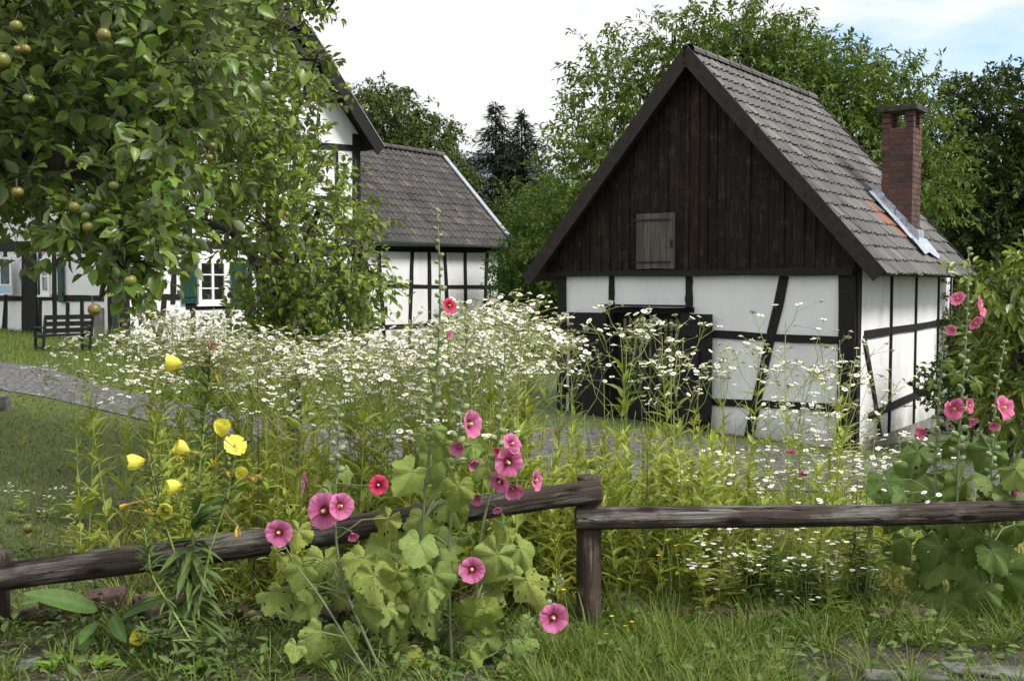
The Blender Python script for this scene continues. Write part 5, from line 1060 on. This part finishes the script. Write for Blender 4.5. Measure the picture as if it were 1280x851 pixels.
# ------------------------------------------------------------------ evening primrose
t = thing('evening_primrose', gbase(240, 4.38), 'tall evening primrose with pale yellow cup flowers in front of the left log rail', 'flowering plant'); st = MB(); lf = MB()
Yp = 4.4; stems = [[(246, 800), (240, 720), (243, 650), (252, 560), (262, 480), (264, 438)], [(246, 790), (225, 710), (205, 650), (192, 600), (188, 575)], [(248, 760), (262, 690), (285, 620), (296, 560)], [(238, 800), (190, 720), (180, 660)], [(240, 800), (205, 800), (178, 790)]]
allp = []
for k_, S_ in enumerate(stems):
    P = np.array([at(x, y, Yp-.04*k_) for x, y in S_]); s = np.linspace(0, len(P)-1, 30); Cc = np.stack([np.interp(s, np.arange(len(P)), P[:, i]) for i in range(3)], 1)
    for _ in range(2): Cc[1:-1] = (Cc[:-2]+2*Cc[1:-1]+Cc[2:])/4
    st.tube(Cc, np.linspace(.007 if k_ == 0 else .005, .0025, 30), 6); allp.append(Cc)
    n_ = 190 if k_ == 0 else 70
    f = R.uniform(.08, .97, n_); q = np.stack([np.interp(f*29, np.arange(30), Cc[:, i]) for i in range(3)], 1); a = R.uniform(0, 6.28, n_); L = np.where(f < .42, R.uniform(.12, .22, n_), R.uniform(.045, .09, n_)) if k_ == 0 else R.uniform(.05, .09, n_)
    d = np.stack([np.cos(a), np.sin(a), np.where(f < .35, R.uniform(-1.0, .2, n_), R.uniform(.2, 1.2, n_))], 1); lf.leaves(q, d, np.tile([0, -.2, 1.], (n_, 1)), L, L*.21, 'lance', curl=.25)
A_ = np.vstack(allp); fls = [(218, 454, 12, (-.95, -.3, .1), 0), (272, 471, 7, (.5, -.6, -.5), 1), (278, 537, 12, (.1, -.3, .9), 0), (295, 554, 11, (.45, -.7, .6), 2), (229, 561, 11, (-.8, -.4, .5), 0), (171, 577, 12, (-.9, -.4, -.1), 0), (219, 607, 11, (-.8, -.5, -.1), 0), (206, 638, 11, (.3, -.9, .1), 0), (187, 640, 7, (-.3, -.6, .5), 1), (268, 578, 7, (0, -.5, .9), 1), (285, 590, 7, (.6, -.6, -.4), 1), (300, 593, 9, (.5, -.6, .5), 0), (323, 595, 6, (.8, -.5, .1), 1), (297, 663, 8, (.1, -.4, -.8), 1), (173, 798, 11, (.1, -.8, .4), 0), (156, 632, 7, (-.7, -.5, -.3), 1), (227, 572, 6, (.5, -.6, -.2), 1), (316, 598, 6, (.8, -.5, -.1), 1)]
rs_ = MB()
for (px, py_, rp, fc, kd) in fls:
    Yf = Yp-.12+rnd.uniform(-.05, .05); c = at(px, py_, Yf); r = rp*1.0/F*Yf; fc = nrm(fc); a = nrm(np.cross(fc, [.2, .3, .9])); b = np.cross(fc, a); j = np.argmin(np.linalg.norm(A_-(c-fc*.06), axis=1)); bk = c-fc*r*.9; rs_ = MB()
    rs_.tube([A_[j], (A_[j]+bk)/2-[0, 0, .004], bk], [.0022, .0018, .003], 5, cap=False); rs_.tube([bk, c-fc*r*.3], [.003, .004], 5); rs_.build('flower_stalk', M['red_stem'], t)
    mb = MB(); n_ = 4 if kd != 1 else 3; op = 1.6 if kd == 2 else (.8 if kd == 0 else .42)
    for k_ in range(n_):
        an = 6.283*k_/n_; e = a*math.cos(an)+b*math.sin(an); rings = 5; na = 7; V = []
        for i in range(rings):
            f = i/(rings-1)
            for jj in range(na):
                s_ = -1+2*jj/(na-1); w = 1.05*math.sin(min(1, f*1.05+.12)*1.75)*(1 if kd != 1 else .6); ang = an+s_*w*.95
                rad = r*(op*(f**.8)*1.0+.03); ax = r*(1.75*f-(.12*s_*s_+.12*(abs(s_) < .2))*f*r/r) if kd != 2 else r*(.75*f-.25*f*f)
                if kd == 2: p = e*rad*.8*math.cos(s_*.5)+np.cross(fc, e)*s_*r*.85*math.sin(min(1, f+.1)*1.6)
                else: p = (a*math.cos(ang)+b*math.sin(ang))*r*(op*1.05)*math.sin((.07+f*.6)*math.pi*.9)*(1+.1*s_+.06*math.sin(k_*2+f*3))
                V.append(c-fc*r*.8+p+fc*ax+R.standard_normal(3)*r*.025)
        i, jj = np.meshgrid(np.arange(rings-1), np.arange(na-1), indexing='ij'); mb.add(V, [np.stack([i*na+jj, i*na+jj+1, (i+1)*na+jj+1, (i+1)*na+jj], -1).reshape(-1, 4)])
    fo_ = mb.build('flower', M['wilt' if kd == 1 else 'yellow'], t, smooth=True)
rs_ = MB(); n_ = 22; q = A_[R.integers(0, len(A_), n_)]; q = q[q[:, 2] > .6]; d = R.standard_normal((len(q), 3))*[.6, .6, .2]+[0, 0, .6]
for a_, d_ in zip(q, nrm(d)): rs_ = MB(); rs_.tube([a_, a_+d_*.03, a_+d_*.05], [.002, .0035, .001], 5); rs_.build('seed_pod', M['red_stem'], t)
# tip buds
for k_ in range(9): d_ = nrm(np.array([rnd.gauss(0, .5), rnd.gauss(0, .4), 1])); a_ = allp[0][-1]; rs_ = MB(); rs_.tube([a_, a_+d_*.035, a_+d_*.06], [.002, .0035, .001], 5); rs_.build('flower_bud', M['red_stem'], t)
st.build('stem', M['stem'], t, smooth=True); lf.build('leaves', M['prim_leaf'], t, smooth=True, attr='vein')

# broad-leaved plant, sprouts, small weeds
t = thing('broad_leaved_plant', gbase(150, 4.5), 'low plant with few very large smooth green leaves under the left rail', 'plant'); mb = MB(); st = MB()
b0 = gbase(135, 4.55)+[0, 0, .02]
for (px, py_, tx, ty, w) in [(128, 765, 36, 738, .115), (125, 772, 74, 846, .125), (150, 765, 157, 720, .085), (150, 772, 208, 742, .09), (140, 768, 150, 800, .07), (120, 778, 100, 800, .06), (155, 780, 190, 800, .06)]:
    p = at(px, py_, 4.5); e = at(tx, ty, 4.32); L = np.linalg.norm(e-p); st.tube([b0, (b0+p)/2+[0, 0, .02], p], [.006, .005, .004], 5, cap=False)
    mb.leaves(p[None], (e-p+[0, 0, .08*L])[None], np.array([[rnd.gauss(0, .2), -.55, .8]]), np.array([L*1.05]), np.array([w]), 'leaf', curl=.2, fold=.12)
st.build('stem', M['stem'], t); lo = mb.build('leaves', M['broad_leaf'], t, smooth=True, attr='vein'); sd = lo.modifiers.new('Subd', 'SUBSURF'); sd.levels = sd.render_levels = 2
for px, py_, lab in [(62, 838, 'bright green leaf rosette at the bottom left corner'), (128, 838, 'bright green leaf rosette below the big smooth leaves'), (250, 842, 'bright green leaf rosette at the foot of the evening primrose')]:
    p = gnd(px, py_); t = thing('seedling', p, lab, 'plant'); mb = MB(); n_ = 13; a = R.uniform(0, 6.28, n_); d = np.stack([np.cos(a), np.sin(a), R.uniform(.5, 1.6, n_)], 1); mb.leaves(np.tile(p, (n_, 1)), d, np.tile([0, -.2, 1.], (n_, 1)), R.uniform(.05, .1, n_), R.uniform(.03, .045, n_), 'leaf', curl=.35); mb.build('leaves', M['sprout_leaf'], t, smooth=True)
mb = MB(); n_ = 5200; X, Y_ = clumped(n_, -3.0, 2.8, 4.0, 6.0, .09, 20); n_ = len(X); P = np.stack([X, Y_, hgt(X, Y_)+R.uniform(.0, .1, n_)], 1); ok = ~((X > 1.3) & (Y_ < 4.4) & (R.random(n_) < .8)); P = P[ok]; n_ = len(P)
d = R.standard_normal((n_, 3))*[1, 1, .3]+[0, 0, .35]; L = R.uniform(.02, .065, n_); mb.leaves(P, d, R.standard_normal((n_, 3))*.4+[0, -.2, 1], L, L*R.uniform(.3, .6, n_), 'leaf', curl=.25); tag(mb.build('ground_weeds', M['prim_leaf'], smooth=True, attr='vein'), kind='stuff')
X, Y_ = clumped(2600, -3.0, 2.8, 4.0, 7.0, .12, 8); n_ = len(X); P = np.stack([X, Y_, hgt(X, Y_)+R.uniform(.008, .03, n_)], 1); a = R.uniform(0, 6.28, n_); mb = MB()
mb.leaves(P, np.stack([np.cos(a), np.sin(a), R.normal(0, .12, n_)], 1), np.tile([0, 0, 1.], (n_, 1)), R.uniform(.05, .16, n_), .003, 'fold', curl=.1); M['straw'] = leafmat('straw', [(.3, .22, .1), (.38, .3, .16), (.2, .14, .07)], .1, .8); tag(mb.build('dry_litter', M['straw']), kind='stuff')
mb = MB(); n_ = 700; X = R.uniform(-3, 2.8, n_); Y_ = R.uniform(3.9, 5.0, n_); s_ = R.uniform(.004, .016, n_)
for x_, y_, q_ in zip(X, Y_, s_):
    c_ = np.array([x_, y_, float(hgt(x_, y_))+q_*.3]); V = c_+q_*nrm(R.standard_normal((6, 3))*.25+np.array([[1, 0, 0], [0, 1, 0], [-1, 0, 0], [0, -1, 0], [0, 0, .7], [0, 0, -.7]])); mb.add(V, [np.array([[0, 1, 4], [1, 2, 4], [2, 3, 4], [3, 0, 4], [1, 0, 5], [2, 1, 5], [3, 2, 5], [0, 3, 5]])])
tag(mb.build('gravel', M['plinth']), kind='stuff')
# leafy green clump under the right rail
for k_, (px, py_, hh, lab) in enumerate([(945, 765, .42, 'bright leafy clump with lance leaves below the low daisies right of the post'), (1075, 765, .4, 'bushy green weed under the right rail beside the large hollyhock leaves'), (1010, 770, .3, 'grey-green weed clump between the low daisies under the right rail'), (860, 755, .35, 'loose green weed clump under the right rail close to the post')]):
    p = gnd(px, py_); t = thing('leafy_weed', p, lab, 'weed'); mb = MB(); st = MB()
    for i in range(11):
        a = rnd.uniform(0, 6.28); e = p+np.array([math.cos(a)*.13*rnd.random(), math.sin(a)*.1*rnd.random(), hh*rnd.uniform(.5, 1.0)]); s0 = p+np.array([math.cos(a)*.03, math.sin(a)*.03, 0]); st.tube([s0, (s0+e)/2, e], [.003, .0025, .0015], 4, cap=False); n_ = 16; f = R.uniform(.15, 1, n_)[:, None]; q = s0+(e-s0)*f; aa = R.uniform(0, 6.28, n_)
        L = R.uniform(.05, .1, n_); mb.leaves(q, np.stack([np.cos(aa), np.sin(aa), R.uniform(.1, .9, n_)], 1), np.tile([0, 0, 1.], (n_, 1)), L, L*.27, 'lance', curl=.3)
    st.build('stem', M['stem'], t); mb.build('leaves', M[['bush_leaf', 'prim_leaf', 'prim_leaf', 'weed_leaf'][k_]], t, attr='vein')
# small yellow wildflowers near the post
for px, py_ in [(765, 778), (782, 790), (758, 800), (775, 812), (790, 785), (834, 683), (845, 690), (823, 702), (700, 735), (705, 745)]:
    Y = 4.55 if py_ > 740 else 4.95; c = at(px, py_-8, Y); b = np.array([c[0]+.02, Y, float(hgt(c[0], Y))]); t = thing('yellow_wildflower', b, 'tiny yellow wildflower on a thin stalk near the fence post', 'flowering plant', 'yellow wildflowers by the post'); mb = MB(); mb.tube([b, (b+c)/2+[.01, 0, 0], c], .0013, 4); mb.build('stem', M['stem'], t)
    mb = MB(); n_ = 14; a = np.linspace(0, 6.28, n_); mb.leaves(np.tile(c, (n_, 1)), np.stack([np.cos(a), np.sin(a)*.8-.1, np.full(n_, .35)], 1), np.tile([0, -.3, 1.], (n_, 1)), .011, .005, 'fold'); mb.build('flower_head', M['small_yellow'], t)
X = R.uniform(2.4, 9, 30000); Y_ = R.uniform(3.5, 12.5, 30000); ok = path_free(X, Y_) & ((Y_ > 5) | (X > 3.4)); field('side_lawn', 'grass', X[ok], Y_[ok], .03, .09, .008, 1.0, .2)
# fallen apple, pale stone on the lawn
g = gnd(35, 668); t = thing('fallen_apple', g, 'yellowish fallen apple lying on the lawn at the left edge', 'apple'); o = apple_fruit(t, 35, 660, 8, g[1]); o.name = 'flesh'
o = stone(0, 512, .22, .18, .2, .2, 0, 'grey_stone'); o.name = 'boulder'; tag(o, 'pale grey rounded stone on the lawn at the left edge beside the path', 'stone')
# fallen leaves on the lawn
X = R.uniform(-6, -1.5, 260); Y_ = R.uniform(5.5, 12, 260); ok = path_free(X, Y_); P = np.stack([X, Y_, hgt(X, Y_)+.045], 1)[ok]; n_ = len(P)
mb = MB(); mb.leaves(P, R.standard_normal((n_, 3))*[1, 1, .15], R.standard_normal((n_, 3))*.2+[0, 0, 1], .055, .035, 'leaf', curl=.3); M['dead'] = leafmat('dead_leaf', [(.16, .07, .03), (.25, .16, .05), (.1, .06, .035)], .1, .7); tag(mb.build('fallen_leaves', M['dead']), kind='stuff')
# ------------------------------------------------------------------ light, sky, camera
sc = bpy.context.scene
SUN_EL, SUN_AZ = RAD(50), RAD(118)      # azimuth clockwise from +Y: to the right and a little behind the camera
w = bpy.data.worlds.new('World'); sc.world = w; w.use_nodes = True; nt = w.node_tree; nt.nodes.clear()
sky = nt.nodes.new('ShaderNodeTexSky'); sky.sky_type = 'NISHITA'; sky.sun_disc = False; sky.sun_elevation = SUN_EL; sky.sun_rotation = SUN_AZ; sky.air_density = 1.0; sky.dust_density = 1.5
b1 = nt.nodes.new('ShaderNodeBackground'); b1.inputs[1].default_value = .14; nt.links.new(sky.outputs[0], b1.inputs[0])
tc = nt.nodes.new('ShaderNodeTexCoord'); mp = nt.nodes.new('ShaderNodeMapping'); mp.inputs['Scale'].default_value = (1, 1, 2.6); nt.links.new(tc.outputs['Generated'], mp.inputs[0])
n1 = noise(nt, mp.outputs[0], 2.6, 9, .56); n2 = noise(nt, mp.outputs[0], 3.4, 7, .6)
sep = nt.nodes.new('ShaderNodeSeparateXYZ'); nt.links.new(tc.outputs['Generated'], sep.inputs[0])
# clear patch towards the right: cloud cover falls with x/y direction
def mth(op, a, b=None, c=None):
    m = nt.nodes.new('ShaderNodeMath'); m.operation = op
    for i, v in enumerate((a, b, c)):
        if v is None: continue
        if isinstance(v, (int, float)): m.inputs[i].default_value = v
        else: nt.links.new(v, m.inputs[i])
    return m.outputs[0]
dot = nt.nodes.new('ShaderNodeVectorMath'); dot.operation = 'DOT_PRODUCT'; nt.links.new(tc.outputs['Generated'], dot.inputs[0]); dv = Vector(ray(1270, 55)).normalized(); dot.inputs[1].default_value = dv
patch = ramp(nt, dot.outputs['Value'], [(.95, (0, 0, 0)), (.992, (1, 1, 1))])
cover = mth('SUBTRACT', mth('ADD', n1, .42), mth('MULTIPLY', patch, .46))
fac = ramp(nt, cover, [(.42, (0, 0, 0)), (.56, (1, 1, 1))])
ccol = ramp(nt, n2, [(.38, (.78, .81, .86)), (.5, (.96, .97, .99)), (.6, (1.08, 1.08, 1.08))])
b2 = nt.nodes.new('ShaderNodeBackground'); nt.links.new(ccol, b2.inputs[0])
st_ = mth('MULTIPLY_ADD', mth('MAXIMUM', sep.outputs['Z'], 0), .42, .48); nt.links.new(st_, b2.inputs[1])
mx = nt.nodes.new('ShaderNodeMixShader'); nt.links.new(fac, mx.inputs[0]); nt.links.new(b1.outputs[0], mx.inputs[1]); nt.links.new(b2.outputs[0], mx.inputs[2])
out = nt.nodes.new('ShaderNodeOutputWorld'); nt.links.new(mx.outputs[0], out.inputs[0])
sl = bpy.data.lights.new('sun', 'SUN'); sl.energy = 2.3; sl.angle = RAD(16); sl.color = (1, .965, .91); so = bpy.data.objects.new('sun', sl); C.objects.link(so)
dirn = Vector((math.sin(SUN_AZ)*math.cos(SUN_EL), math.cos(SUN_AZ)*math.cos(SUN_EL), math.sin(SUN_EL))); so.rotation_euler = dirn.to_track_quat('Z', 'Y').to_euler(); so.location = (20, -20, 30)
cam = bpy.data.cameras.new('camera'); cam.sensor_width = 36; cam.lens = 36*F/1280; cam.clip_end = 2000; cam.clip_start = .05
co_ = bpy.data.objects.new('camera', cam); co_.location = (0, 0, EYE); co_.rotation_euler = (math.pi/2-PITCH, 0, 0); C.objects.link(co_); sc.camera = co_
vs = sc.view_settings; vs.view_transform = 'Standard'; vs.look = 'None'; vs.exposure = .86; vs.gamma = 1
sc.cycles.use_denoising = True; sc.cycles.max_bounces = 6; sc.cycles.transparent_max_bounces = 4; sc.cycles.diffuse_bounces = 3; sc.cycles.glossy_bounces = 2; sc.cycles.transmission_bounces = 3
